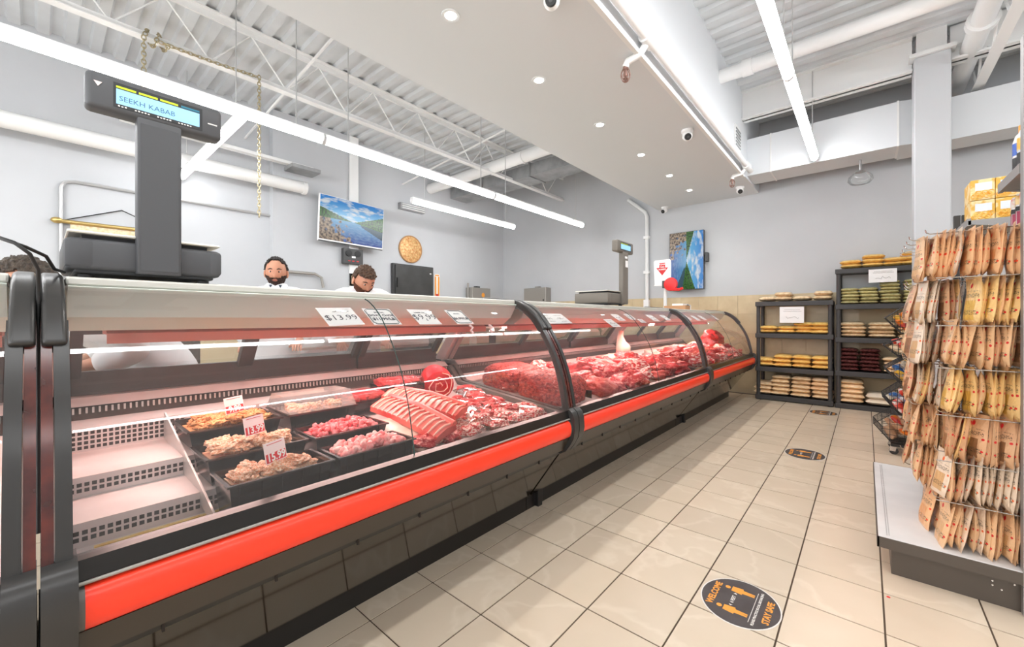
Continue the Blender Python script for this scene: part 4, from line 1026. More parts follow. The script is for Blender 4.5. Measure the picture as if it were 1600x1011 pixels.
# ------------------------------------------------------------------ scales on the case top
ZT = 1.319
def scale(yc, pole_dy, txt, label, m_body, m_pole, glossy=True):
    t = thing('deli_scale', label, 'scale', (-1.70, yc, ZT), group='deli scales on the case top')
    obj('body', MB().rbox(-.34, 0, -.184, .184, .024, .115, .012, 3), m_body, t, 40, local=True)
    obj('body_foot_band', MB().rbox(-.325, -.012, -.165, .165, .014, .03, .004), 'scale_dark', t, local=True)
    for ga, gb in ((-.1865, -.125), (.15, .1865)): obj('side_grip', MB().rbox(-.335, .0025, ga, gb, .03, .112, .01, 2), m_body, t, 40, local=True)
    obj('platter_support', MB().box(-.31, -.03, -.15, .15, .115, .128), 'scale_dark', t, local=True)
    obj('platter', MB().rbox(-.335, -.005, -.18, .183, .128, .137, .004, 2), 'steel_top', t, local=True)
    for a in (-.30, -.04):
        for b_ in (-.14, .14):
            obj('foot', MB().lathe([(.018, 0), (.018, .012), (.012, .013), (.012, .026)], 14, Matrix.Translation((a, b_, 0))), 'cable', t, 40, local=True)
    obj('pole', MB().rbox(-.022, .022, pole_dy - .054, pole_dy + .054, .018, .5, .006, 2), m_pole, t, 40, local=True)
    obj('pole_inlay', MB().box(.0221, .0232, pole_dy - .046, pole_dy + .046, .03, .48), m_pole, t, local=True)
    h = obj('display_head', MB().rbox(-.04, .022, pole_dy - .164, pole_dy + .164, .492, .598, .014, 3), m_pole, t, 40, local=True)
    M = frame_M((.0226, pole_dy, .545), (0, 1, 0), (0, 0, 1))
    obj('screen_surround', MB().box(-.106, .108, -.036, .036, -.0006, .0006, M), 'scale_dark', h)['label'] = 'dark screen surround'
    hh = h.children[0]; hh.matrix_parent_inverse = Matrix()
    s = obj('screen', MB().box(-.1, .1, -.026, .018, .0006, .0014, M), 'lcd', t, local=True)
    bars = MB()
    for k in range(3): bars.box(-.1 + k * .05, -.056 + k * .05, .021, .027, .0006, .0016, M)
    obj('lime_bars', bars, 'lime', t, local=True)
    obj('teal_bar', MB().box(.052, .1, .021, .027, .0006, .0016, M), 'teal', t, local=True)
    if txt:
        obj('screen_text', text_mb(txt, .021, M @ Matrix.Translation((-.094, -.009, .0016)), .0002, 'LEFT'), 'lcd_text', t, local=True)
        lg = MB()
        for q in range(26):
            if q % 7 in (3, 4): continue
            lg.box(-.096 + q * .0074, -.0915 + q * .0074, -.0335, -.0295 - .001 * (q % 2), .0006, .0016, M)
        obj('legend_print', lg, 'paper', t, local=True)
        obj('logo', MB().prism([(-.009, .006), (.009, .006), (0, -.008)], .0008, .0014, 'z', frame_M((.0226, pole_dy - .138, .562), (0, 1, 0), (0, 0, 1))), 'tag_white', t, local=True)
        obj('maker_mark', MB().box(-.013, .013, -.002, .002, .0004, .001, frame_M((.0226, pole_dy + .136, .54), (0, 1, 0), (0, 0, 1))), 'paper', t, local=True)
    else:
        obj('sticker', MB().box(.0233, .0242, pole_dy - .01, pole_dy + .04, .36, .42).box(.0233, .0242, pole_dy - .02, pole_dy + .03, .44, .46), 'paper', t, local=True)
    return t
scale(.234, .018, 'SEEKH KABAB', 'dark grey scale with a tall display reading SEEKH KABAB', 'scale_grey', 'scale_grey')
scale(3.43, .125, '', 'small grey scale with pole display on the middle case', 'scale_warm', 'scale_warm')
cb = obj('power_cable', MB().tube([(-1.75, .05, 1.335), (-1.66, .03, 1.335), (-1.63, .015, 1.365), (-1.60, -.02, 1.382), (-1.57, -.054, 1.392), (-1.53, -.058, 1.39), (-1.50, -.035, 1.378), (-1.50, -.012, 1.355), (-1.53, .0015, 1.32), (-1.535, .0015, 1.2), (-1.46, .0015, .95), (-1.40, .0015, .72)], .0042, 8), 'cable', None, 60)
tag(cb, 'black power cable looping from the near scale down between two cases', 'cable')

# ------------------------------------------------------------------ wall objects behind the counter
def tv_screen(name, o, xd, yd, w_, h, m, parent, turn=0):
    M = frame_M(o, xd, yd)
    mb = MB().add([(-w_ / 2, -h / 2, 0), (w_ / 2, -h / 2, 0), (w_ / 2, h / 2, 0), (-w_ / 2, h / 2, 0)], [(0, 1, 2, 3)], M)
    me = bpy.data.meshes.new(name); me.from_pydata(mb.v, [], mb.f); me.update()
    uv = me.uv_layers.new(name='UVMap')
    q = [(0, 0), (1, 0), (1, 1), (0, 1)]
    for i, li in enumerate(me.polygons[0].loop_indices): uv.data[li].uv = q[(i + turn) % 4]
    return link(name, me, m, parent)
t1 = thing('wall_television', 'landscape television showing a mountain lake above the dark wall box', 'television', (-6.5, 3.35, 2.4))
xt = -6.46
Mt = Matrix.Translation((xt, 3.44, 2.79)) @ Matrix.Rotation(R(5), 4, 'Z') @ Matrix.Rotation(R(4), 4, 'Y')
yd = (Mt.to_3x3() @ Vector((0, 0, 1))); xd = (Mt.to_3x3() @ Vector((0, 1, 0)))
obj('casing', MB().rbox(-.04, 0, -.595, .595, -.365, .365, .008, 2, Mt), 'white_plastic', t1)
tv_screen('screen', Mt @ Vector((.0015, 0, .012)), xd, yd, 1.165, .685, 'lake_screen', t1)
obj('bottom_edge', MB().box(-.01, .003, -.59, .59, -.368, -.352, Mt), 'mount_dark', t1)
obj('wall_bracket', MB().box(XW + .14, xt - .04, 3.35, 3.55, 2.6, 2.95), 'mount_dark', t1)
t2 = thing('wall_television', 'upright television with the lake picture turned sideways on the far wall', 'television', (-2.37, 7.42, 1.7))
obj('casing', MB().rbox(-2.66, -2.08, 7.40, 7.45, 1.715, 2.725, .006, 2), 'mount_dark', t2)
tv_screen('screen', (-2.37, 7.3985, 2.22), (1, 0, 0), (0, 0, 1), .565, .995, 'lake_screen', t2, 1)
obj('wall_bracket', MB().box(-2.06, -2.02, 7.38, 7.5, 2.18, 2.33).box(-2.45, -2.06, 7.45, 7.5, 2.2, 2.3), 'mount_dark', t2)
bb = thing('control_box', 'dark wall box with two round dials below the television', 'control box', (-6.6, 3.47, 2.15))
obj('case', MB().rbox(-6.6, -6.52, 3.30, 3.65, 2.12, 2.38, .008, 2), 'mount_dark', bb)
for y in (3.39, 3.55): obj('dial', MB().lathe([(.055, 0), (.055, .012), (.02, .014)], 20, frame_M((-6.52, y, 2.30), (0, 1, 0), (0, 0, 1))), 'cable', bb, 40)
obj('plate', MB().box(-6.52, -6.516, 3.445, 3.51, 2.225, 2.255), 'paper', bb)
for y in (3.40, 3.47, 3.55): obj('red_mark', MB().box(-6.52, -6.516, y - .02, y + .02, 2.165, 2.18), 'red_print', bb)
wp = thing('framed_notice', 'small dark framed notice behind the bearded man looking down', 'frame', (-6.6, 3.5, 1.8))
obj('frame', MB().box(-6.6, -6.58, 3.44, 3.62, 1.76, 1.97), 'mount_dark', wp)
obj('print', MB().box(-6.58, -6.577, 3.47, 3.59, 1.79, 1.94), 'wall_tile', wp)
pq = thing('wall_plaque', 'round carved copper plaque above the dark door', 'plaque', (XW + .02, 4.775, 2.565))
M = frame_M((XW, 4.775, 2.565), (0, 1, 0), (0, 0, 1))
obj('disc', MB().lathe([(.265, 0), (.265, .018), (.25, .026), (.0, .026)], 40, M, cap=False), 'copper', pq, 40)
obj('rim', MB().torus(.255, .014, 40, 8, M @ Matrix.Translation((0, 0, .022))), 'wood', pq, 60)
gl = MB(); random.seed(3)
for k in range(60):
    a = k * 2.39996; r_ = .225 * math.sqrt((k + .5) / 60)
    gl.tube([(r_ * math.cos(a) + .018 * math.cos(a * 3 + q * .8), r_ * math.sin(a) + .018 * math.sin(a * 3 + q * .8), .028) for q in range(4)], .004, 5, M=M)
obj('relief', gl, 'brass', pq)
dd = thing('electrical_cabinet', 'tall dark metal cabinet door under the copper plaque', 'cabinet', (XW + .1, 4.8, 0))
obj('body', MB().box(XW + .015, XW + .08, 4.34, 5.28, .3, 2.25), 'mount_dark', dd)
obj('door', MB().rbox(XW + .08, XW + .105, 4.38, 5.26, .34, 2.22, .006), 'dark_door', dd)
obj('handle', MB().rbox(XW + .105, XW + .13, 4.40, 4.42, 1.8, 1.98, .004), 'cable', dd)
obj('badge', MB().box(XW + .105, XW + .108, 5.17, 5.21, 2.1, 2.12), 'paper', dd)
th = thing('wall_banner', 'narrow orange and white vertical sign beside the dark cabinet', 'sign', (XW + .01, 5.43, 1.6))
obj('board', MB().box(XW, XW + .015, 5.36, 5.5, 1.5, 2.13), 'paper', th)
obj('orange_stripes', MB().box(XW + .015, XW + .018, 5.37, 5.41, 1.52, 2.08).box(XW + .015, XW + .018, 5.45, 5.49, 1.52, 2.08).box(XW + .015, XW + .018, 5.38, 5.48, 2.09, 2.12), 'decal_orange', th)
obj('arrow', MB().prism([(5.39, 1.72), (5.47, 1.72), (5.43, 1.58)], XW + .018, XW + .02, 'x'), 'red_print', th)
for k, (y0_, y1_, x_, far) in enumerate(((6.22, 6.85, XW, False), (0, 0, 0, True))):
    if not far:
        e = thing('electric_box', 'grey metal box with a red mark on the back wall', 'box', (XW, 6.5, 1.5))
        obj('case', MB().rbox(XW, XW + .22, 6.25, 6.82, 1.3, 1.9, .01), 'grey_metal', e)
        obj('antenna', MB().tube([(XW + .1, 6.23, 1.6), (XW + .1, 6.23, 2.0)], .02, 8), 'grey_metal', e)
        obj('top_knob', MB().box(XW + .05, XW + .15, 6.45, 6.55, 1.9, 1.94), 'mount_dark', e)
        obj('red_mark', MB().lathe([(.05, 0), (.05, .003)], 14, frame_M((XW + .22, 6.58, 1.74), (0, 1, 0), (0, 0, 1))), 'decal_orange', e)
    else:
        e = thing('electric_box', 'plain grey metal box in the corner of the far wall', 'box', (-5.6, YW, 1.5))
        obj('case', MB().rbox(-5.94, -5.32, YW - .2, YW, 1.3, 1.9, .01), 'grey_metal', e)
        obj('top_knob', MB().box(-5.66, -5.56, YW - .15, YW - .05, 1.9, 1.935), 'grey_metal', e)
        obj('lock', MB().lathe([(.02, 0), (.02, .012)], 12, frame_M((-5.38, YW - .2, 1.62), (1, 0, 0), (0, 0, 1))), 'mount_dark', e)
sc_ = thing('hanging_scroll', 'hanging scroll with gold rod behind the near scale', 'wall hanging', (XW + .03, .5, 1.5))
obj('rod', MB().tube([(XW + .05, .17, 2.28), (XW + .05, 1.1, 2.29)], .022, 10), 'brass', sc_, 60)
for y in (.14, 1.13): obj('finial', MB().sphere((XW + .05, y, 2.285), .035, .05, .035, 12, 8), 'brass', sc_, 60)
obj('cord', MB().tube([(XW + .04, .2, 2.3), (XW + .02, .66, 2.50), (XW + .04, 1.08, 2.31)], .006, 6), 'cable', sc_)
obj('cloth', MB().box(XW + .035, XW + .045, .24, 1.03, 1.3, 2.26), 'bag_beige', sc_)
# stainless rack bars behind the first man
rk = thing('chrome_rack', 'bent chrome rail on the pilaster behind the standing man', 'rail', (-6.5, 2.5, 1.5))
obj('rail', MB().tube([(-6.55, 2.30, 1.3), (-6.55, 2.30, 1.86), (-6.55, 2.35, 1.91), (-6.55, 2.85, 1.91), (-6.55, 2.95, 1.86), (-6.55, 2.98, 1.7)], .022, 8), 'grey_metal', rk, 60)

# chains on the joist
def chain(paths, label):
    b = MB()
    for P in paths:
        P = [Vector(p) for p in P]; seg = []
        for a, c in zip(P[:-1], P[1:]):
            n = max(1, int((c - a).length / .036))
            seg += [(a + (c - a) * i / n, (c - a).normalized()) for i in range(n)]
        for i, (p, d) in enumerate(seg):
            up = Vector((1, 0, 0)) if i % 2 else Vector((0, 1, .3)) if abs(d.y) < .9 else Vector((0, 0, 1))
            u = (up - d * up.dot(d)).normalized()
            b.torus(.0155, .0048, 10, 5, frame_M(p, d, u), sx=1.55)
    return tag(obj('hoist_chain', b, 'chain_metal', None, 60), label, 'chain')
wrap = [(-5.0 + .05 * math.cos(a), .64 + .008 * k, 3.79 + .06 * math.sin(a)) for k, a in enumerate([i * .6 for i in range(22)])]
chain([wrap, [(-4.95, .63, 3.75), (-4.95, .63, 3.2)]], 'short steel chain knotted around the joist')
chain([[(-4.94, .75, 3.76), (-4.94, 1.15, 3.77), (-4.94, 1.56, 3.80)], [(-4.94, 1.56, 3.80), (-4.94, 1.56, 2.28)]], 'long steel chain draped along the joist and hanging down')

# take-a-number stand
ts = thing('number_sign', 'white take a number sign with red arrow on a post', 'sign', (-2.6, 6.9, 1.3))
obj('post', MB().tube([(-2.55, 6.9, 1.32), (-2.55, 6.9, 1.8)], .028, 10), 'pipe_paint', ts, 60)
obj('foot', MB().box(-2.65, -2.45, 6.8, 7.0, 1.318, 1.33), 'pipe_paint', ts)
M = frame_M((-2.595, 6.885, 1.975), (1, 0, 0), (0, 0, 1))
obj('board', MB().prism([(-.13, -.19), (-.145, -.21), (.12, -.225), (.145, -.2), (.145, .2), (.125, .225), (-.12, .22), (-.145, .2)], -.006, 0, 'z', M), 'white_plastic', ts)
ar = obj('arrow', MB().prism([(-.05, .17), (.05, .17), (.05, .09), (.1, .09), (0, -.04), (-.1, .09), (-.05, .09)], 0, .002, 'z', M), 'red_print', ts)
for s, y in (('PLEASE', .145), ('TAKE', .1), ('NUMBER', .06)): obj('lettering', text_mb(s, .032, M @ Matrix.Translation((0, y, .003)), .0004, bold=.0008), 'paper', ts)
td = thing('ticket_dispenser', 'round red ticket dispenser on the number post', 'dispenser', (-2.45, 6.85, 1.65))
obj('drum', MB().lathe([(.05, -.035), (.105, -.03), (.115, 0), (.105, .03), (.05, .035)], 28, frame_M((-2.44, 6.85, 1.775), (1, 0, 0), (0, 0, 1))), 'red', td, 50)
obj('neck', MB().tube([(-2.4, 6.85, 1.69), (-2.3, 6.84, 1.68), (-2.24, 6.83, 1.7)], [.03, .025, .02], 10), 'red', td, 60)
obj('clamp', MB().box(-2.58, -2.52, 6.84, 6.9, 1.72, 1.84), 'mount_dark', td)
# box and papers on the far case
cbx = thing('small_carton', 'small open carton with papers on top of the far case', 'carton', (-2.05, 6.1, ZT))
obj('carton', MB().box(-2.2, -1.9, 5.9, 6.1, ZT, ZT + .07), 'card_brown', cbx)
obj('papers', MB().box(-2.15, -1.95, 6.12, 6.3, ZT, ZT + .09, ).box(-2.1, -1.95, 5.95, 6.2, ZT + .07, ZT + .1), 'paper', cbx)

# work furniture behind the counter
wt = thing('work_table', 'stainless work table behind the counter', 'table', (-4.9, 2.6, 0))
obj('table_top', MB().rbox(-5.3, -4.6, 1.5, 4.2, .86, .9, .01), 'steel', wt)
for x in (-5.24, -4.66):
    for y in (1.56, 4.14): obj('leg', MB().tube([(x, y, 0), (x, y, .86)], .025, 10), 'steel', wt, 60)
obj('lower_shelf', MB().box(-5.26, -4.64, 1.54, 4.16, .28, .31), 'steel', wt)
fz = thing('chest_freezer', 'dark brown cabinet behind the counter seen through the case', 'cabinet', (-4.0, .3, 0))
obj('body', MB().rbox(-4.6, -4.0, -.3, .85, .05, 1.12, .02), 'gondola_dark', fz, 40)
obj('top', MB().rbox(-4.62, -3.98, -.32, .87, 1.12, 1.16, .008), 'steel', fz)
obj('plinth', MB().box(-4.55, -4.05, -.25, .8, 0, .05), 'cable', fz)

# ------------------------------------------------------------------ people
def skin_mesh(J, E, root=0, sub=2):
    me = bpy.data.meshes.new('b'); me.from_pydata([j[0] for j in J], E, []); me.update()
    o = bpy.data.objects.new('b', me); COL.objects.link(o)
    sm = o.modifiers.new('s', 'SKIN'); ss = o.modifiers.new('u', 'SUBSURF'); ss.levels = sub; ss.render_levels = sub
    for i, j in enumerate(J):
        r_ = j[1]; me.skin_vertices[0].data[i].radius = r_ if isinstance(r_, tuple) else (r_, r_)
        me.skin_vertices[0].data[i].use_root = (i == root)
    dg = bpy.context.evaluated_depsgraph_get()
    m2 = bpy.data.meshes.new_from_object(o.evaluated_get(dg))
    vs = [v.co[:] for v in m2.vertices]; fs = [tuple(p.vertices) for p in m2.polygons]
    bpy.data.objects.remove(o); bpy.data.meshes.remove(me); bpy.data.meshes.remove(m2)
    return vs, fs
def g3(d, c, s):
    return math.exp(-((d - Vector(c)).length_squared) / (2 * s * s))
def head_pt(d, off=0.0):
    """point on the head for direction d (x right, y forward, z up), metres about the head centre"""
    x, y, z = d
    rx, ry, rz = .076, .096, .118
    j = max(0.0, -z)
    sx = 1 - .26 * j ** 1.4; sy = 1 - .10 * j if y > 0 else 1 - .38 * j
    k = 1.0
    k += .10 * g3(d, (0, .97, -.18), .10) + .13 * g3(d, (0, .95, -.28), .075)          # nose bridge and tip
    k -= .045 * (g3(d, (.34, .93, .03), .13) + g3(d, (-.34, .93, .03), .13))            # eye sockets
    k += .03 * (g3(d, (.3, .92, .22), .15) + g3(d, (-.3, .92, .22), .15))               # brow
    k += .035 * g3(d, (0, .86, -.52), .10) - .02 * g3(d, (0, .84, -.63), .06)           # lips
    k += .05 * g3(d, (0, .66, -.78), .14)                                               # chin
    k += .02 * (g3(d, (.6, .75, -.2), .2) + g3(d, (-.6, .75, -.2), .2))                 # cheeks
    return Vector((x * rx * sx * k + (off * x), y * ry * sy * k + off * y + .006, z * rz * k + off * z))
def head_grid(n=48, m=36):
    D = []
    for i in range(m + 1):
        th = math.pi * i / m
        for j_ in range(n):
            ph = 2 * math.pi * j_ / n
            D.append(Vector((math.sin(th) * math.cos(ph), math.sin(th) * math.sin(ph), math.cos(th))))
    F = [(i * n + j_, (i + 1) * n + j_, (i + 1) * n + (j_ + 1) % n, i * n + (j_ + 1) % n) for i in range(m) for j_ in range(n)]
    return D, F
def shell(keep, off, MH, rough=0.004, seed=0):
    D, F = head_grid(120, 90); b = MB()
    vs = [MH @ head_pt(d, off + rough * noise.noise(d * 9 + Vector((seed, 0, 0)))) for d in D]
    fs = [f for f in F if all(keep(D[i] + .05 * Vector((noise.noise(D[i] * 14), 0, noise.noise(D[i] * 14 + Vector((5, 0, 0)))))) for i in f)]
    used = sorted({i for f in fs for i in f}); mp = {u: k for k, u in enumerate(used)}
    inner = [MH @ head_pt(D[u], .0005) for u in used]
    nv = len(used)
    b.add([tuple(vs[u]) for u in used] + [tuple(p) for p in inner], [tuple(mp[i] for i in f) for f in fs])
    # close the rim down onto the skin
    cnt = {}
    for f in fs:
        for a, c in zip(f, f[1:] + f[:1]): cnt[(a, c)] = 1
    rim = [(mp[a], mp[c]) for (a, c) in cnt if (c, a) not in cnt]
    b.f += [(c, a, a + nv, c + nv) for a, c in rim]
    return b
def person(label, loc, yaw, H, lean, pitch, turn, hair, beard, hair_m, beard_m, reach=.3):
    t = thing('person', label, 'person', loc, (0, 0, yaw))
    s = H / 1.75
    cl, sl_ = math.cos(lean), math.sin(lean)
    def up(x, y, z): # point on the leaning trunk, hips at .95
        dz = z - .95
        return (x * s, (y * cl + dz * sl_) * s, (.95 + dz * cl - y * sl_) * s)
    J = []; E = []
    def add(p, r_, par=None):
        J.append((p, r_)); 
        if par is not None: E.append((par, len(J) - 1))
        return len(J) - 1
    pel = add(up(0, 0, .95), (.15 * s, .11 * s)); wst = add(up(0, 0, 1.10), (.14 * s, .1 * s), pel)
    chs = add(up(0, .005, 1.28), (.16 * s, .11 * s), wst); ubk = add(up(0, 0, 1.42), (.09 * s, .07 * s), chs)
    nk = add(up(0, .01, 1.50), .055 * s, ubk); nk2 = add(up(0, .025, 1.57), .054 * s, nk)
    sh = []
    for sx in (-1, 1):
        a = add(up(sx * .11, 0, 1.40), .05 * s, ubk); b_ = add(up(sx * .185, 0, 1.375), .045 * s, a)
        e = up(sx * .225, .04, 1.14); el = add(e, .045 * s, b_)
        wv = Vector(e) + Vector((-sx * .05, .19, -.02 - .1 * (1 - reach))) * s; wr = add(tuple(wv), .029 * s, el)
        hd = add(tuple(wv + Vector((-sx * .02, .07, -.015)) * s), (.036 * s, .017 * s), wr)
        for q in range(4):
            f0 = wv + Vector(((-.03 + .018 * q) , .115 + .006 * (q in (1, 2)), -.02)) * s
            f1 = f0 + Vector((0, .035, -.012)) * s; f2 = f1 + Vector((0, .016, -.025)) * s
            i0 = add(tuple(f0), .0085 * s, hd); i1 = add(tuple(f1), .008 * s, i0); add(tuple(f2), .007 * s, i1)
        th_ = add(tuple(wv + Vector((-sx * .045, .06, -.02)) * s), .010 * s, hd); add(tuple(wv + Vector((-sx * .055, .095, -.03)) * s), .009 * s, th_)
        hp = add((sx * .09 * s, 0, .90 * s), .092 * s, pel); kn = add((sx * .105 * s, .02 * s, .49 * s), .062 * s, hp)
        an = add((sx * .11 * s, -.01 * s, .09 * s), .042 * s, kn); add((sx * .12 * s, .12 * s, .04 * s), (.042 * s, .035 * s), an)
    vs, fs = skin_mesh(J, E)
    hc = Vector(up(0, .05, 1.612))
    MH = Matrix.Translation(hc) @ Matrix.Rotation(turn, 4, 'Z') @ Matrix.Rotation(-pitch, 4, 'X') @ Matrix.Scale(s, 4)
    D, F = head_grid(); b = MB(); b.add(vs, fs); b.add([tuple(MH @ head_pt(d)) for d in D], F)
    for sx in (-1, 1):
        b.sphere((0, 0, 0), .012, .024, .034, 12, 8, M=MH @ Matrix.Translation((sx * .077, -.008, -.012)) @ Matrix.Rotation(-sx * .35, 4, 'Z'))
    obj('body', b, 'skin', t, 70, local=True)
    for sx in (-1, 1):
        e = obj('eye', MB().sphere((0, 0, 0), .0125, n=14, m=10, M=MH @ Matrix.Translation((sx * .030, .080, .004))), 'eye_white', t, 70, local=True)
        obj('iris', MB().sphere((0, 0, 0), .0062, .003, .0062, 12, 8, M=MH @ Matrix.Translation((sx * .030, .0922, .003))), 'eye_dark', e, 70, local=True)
        obj('eyebrow', MB().tube([(sx * .012, .096, .022), (sx * .03, .096, .028), (sx * .05, .082, .022)], [.0035, .0045, .002], 6, M=MH), hair_m if hair_m != 'hair_grey' else 'hair_black', t, 60, local=True)
    obj('mouth', MB().tube([(-.02, .089, -.066), (0, .096, -.064), (.02, .089, -.066)], [.002, .0045, .002], 8, M=MH), 'lip', t, 60, local=True)
    obj('hair', shell(hair, .011, MH, .012, len(label)), hair_m, t, 70, local=True)
    if beard: obj('beard', shell(beard, .006, MH, .006, 4), beard_m, t, 70, local=True)
    # clothes: coat shell grown the same way, a little larger
    JC = []; EC = []
    def addc(p, r_, par=None):
        JC.append((p, r_))
        if par is not None: EC.append((par, len(JC) - 1))
        return len(JC) - 1
    hem = addc((0, 0, .52 * s), (.215 * s, .17 * s)); p0 = addc(up(0, 0, .95), (.195 * s, .15 * s), hem); p1 = addc(up(0, 0, 1.12), (.185 * s, .14 * s), p0)
    p2 = addc(up(0, .005, 1.28), (.195 * s, .145 * s), p1); p3 = addc(up(0, 0, 1.405), (.15 * s, .12 * s), p2); p4 = addc(up(0, .0, 1.49), (.10 * s, .09 * s), p3)
    for sx in (-1, 1):
        a = addc(up(sx * .12, 0, 1.425), .125 * s, p3); b_ = addc(up(sx * .20, 0, 1.395), .115 * s, a)
        e = up(sx * .228, .04, 1.14); el = addc(e, .085 * s, b_)
        wv = Vector(e) + Vector((-sx * .045, .16, -.015 - .1 * (1 - reach))) * s; addc(tuple(wv), .052 * s, el)
    cv, cf = skin_mesh(JC, EC)
    obj('coat', MB().add(cv, cf), 'coat_white', t, 70, local=True)
    MC = Matrix.Translation(Vector(up(0, .02, 1.487))) @ Matrix.Rotation(-lean, 4, 'X') @ Matrix.Scale(s, 4)
    obj('collar', MB().lathe([(.088, -.012), (.082, .02), (.074, .034), (.070, .03), (.074, -.012)], 24, MC, cap=False).prism([(-.06, .03), (-.005, -.07), (-.04, -.085), (-.1, -.01)], .075, .084, 'y', MC).prism([(.06, .03), (.005, -.07), (.04, -.085), (.1, -.01)], .075, .084, 'y', MC), 'coat_white', t, 40, local=True)
    obj('shirt', MB().prism([(-.045, .02), (.045, .02), (.012, -.08), (-.012, -.08)], .07, .079, 'y', MC), 'shirt_dark', t, local=True)
    tb = MB()
    for sx in (-1, 1): tb.tube([(sx * .09 * s, 0, .9 * s), (sx * .105 * s, .015 * s, .5 * s), (sx * .11 * s, 0, .08 * s)], [.105 * s, .08 * s, .062 * s], 14)
    obj('trousers', tb, 'trousers', t, 60, local=True)
    for sx in (-1, 1): obj('shoe', MB().sphere((sx * .118 * s, .06 * s, .045 * s), .055 * s, .145 * s, .045 * s, 14, 10), 'shoe', t, 70, local=True)
    return t
def toward(x, y): return math.atan2(-(0 - x), (0 - y))     # yaw that turns +Y toward the viewer
short_hair = lambda d: d.z > .52 + .10 * max(0, d.y) and not (d.y > .52 and abs(d.x) < .55 and d.z < .80) or (d.y < .12 and d.z > -.28 and not (abs(d.x) > .86 and d.z < .12))
full_hair = lambda d: d.z > .50 or (d.y < .15 and d.z > -.42 and not (abs(d.x) > .86 and d.z < .1)) or (d.y > .2 and d.z > .44)
full_beard = lambda d: d.y > -.12 and d.z < -.16 - .1 * max(0, d.y) and not (abs(d.x) < .20 and d.z > -.58 and d.z < -.44 and d.y > .5) and not (abs(d.x) < .55 and d.z > -.36 and d.y > .5) and d.z > -.97
person('bearded man with short black hair in a white coat facing forward', (-3.64, 1.28, 0), toward(-3.64, 1.28) - .12, 1.71, .0, R(4), 0, short_hair, full_beard, 'hair_black', 'beard_dark', .2)
person('bearded man with swept brown hair in a white coat looking down', (-3.28, 1.80, 0), toward(-3.2, 1.75) + .1, 1.72, R(24), R(32), R(22), full_hair, full_beard, 'hair_brown', 'beard_brown', .5)
person('man in a white coat bending behind the near scale, only hair showing', (-2.86, .48, 0), R(180), 1.73, R(46), R(12), R(0), full_hair, None, 'hair_grey', 'beard_dark', .6)

# ------------------------------------------------------------------ resin shelves with bags
def resin_shelf(x0, x1, y0, y1, levels, label):
    t = thing('resin_shelf_unit', label, 'shelf', ((x0 + x1) / 2, (y0 + y1) / 2, 0), group='black resin shelf units')
    for z in levels:
        s = obj('shelf_board', MB().rbox(x0, x1, y0, y1, z - .055, z, .008, 2), 'resin', t)
        obj('front_lip', MB().rbox(x0 - .006, x1 + .006, y0 - .006, y0 + .02, z - .065, z + .002, .006, 2), 'resin', s)
    for x in (x0 + .03, x1 - .03):
        for y in (y0 + .035, y1 - .035):
            zs = [0] + list(reversed(levels))
            for a, b_ in zip(zs[:-1], zs[1:]):
                if b_ - a < .1:
                    obj('foot', MB().lathe([(.034, a), (.03, b_ - .05)], 12, Matrix.Translation((x, y, 0))), 'resin', t, 40); continue
                obj('post', MB().lathe([(.03, a), (.026, a + .03), (.026, b_ - .085), (.03, b_ - .055)], 12, Matrix.Translation((x, y, 0))), 'resin', t, 40)
    return t
LV1 = [1.455, .985, .49, .075]; LV2 = [1.87, 1.395, .95, .50, .065]
SY = 7.06
resin_shelf(-1.25, -.335, SY, 7.47, LV1, 'shorter black resin shelf unit next to the meat case')
resin_shelf(-.305, .62, SY, 7.47, LV2, 'taller black resin shelf unit beside the white column')
def pillow(w_, d, h, nx=13, ny=11, seed=0, flat=.75):
    b = MB(); top = []; bot = []
    for i in range(nx):
        for j in range(ny):
            u, v = i / (nx - 1) * 2 - 1, j / (ny - 1) * 2 - 1
            e = (1 - abs(u) ** 4.5) * (1 - abs(v) ** 4.5); e = max(e, 0) ** .5
            k = 1 + .16 * noise.noise(Vector((u * 2 + seed * 5, v * 2, seed)))
            px = u * w_ / 2 * (1 - .03 * abs(v) ** 3); py = v * d / 2 * (1 - .03 * abs(u) ** 3)
            top.append((px, py, h / 2 + h / 2 * e * k)); bot.append((px, py, h / 2 - h / 2 * e * flat - .0))
    N = nx * ny; fs = []
    for i in range(nx - 1):
        for j in range(ny - 1):
            a = (i * ny + j, (i + 1) * ny + j, (i + 1) * ny + j + 1, i * ny + j + 1)
            fs.append(a); fs.append(tuple(N + q for q in reversed(a)))
    return b.add(top + bot, fs).mesh('bag', 70)
PIL = {}
def bag_meshes(m, w_, d, h):
    key = (m, w_, h)
    if key not in PIL:
        PIL[key] = [pillow(w_, d, h, seed=k + 1) for k in range(3)]
        for me in PIL[key]: me.materials.append(MATS[m])
    return PIL[key]
random.seed(31)
LAY = ['bottom', 'second', 'third', 'fourth', 'fifth', 'sixth', 'seventh']
def stack(x, z, n, m, w_, h, where, kind, d=.33, y=None):
    ms = bag_meshes(m, w_, d, h)
    zz = z + .002
    for k in range(n):
        o = link('food_bag', ms[random.randrange(3)], None)
        o.location = (x + random.uniform(-.012, .012), (y or SY + .19) + random.uniform(-.015, .012), zz)
        o.rotation_euler = (random.uniform(-.015, .015), random.uniform(-.02, .02), random.uniform(-.05, .05) + (math.pi if k % 2 else 0))
        lay = 'single layer' if n == 1 else ('bottom layer' if k == 0 else 'top layer' if k == n - 1 else LAY[k] + ' layer')
        tag(o, '%s, %s, %s' % (kind, lay, where), 'bag', 'bags on the resin shelves')
        zz += h * .86
A = 'short unit'; B = 'tall unit'
N4 = ('one', 'two', 'three', 'four')
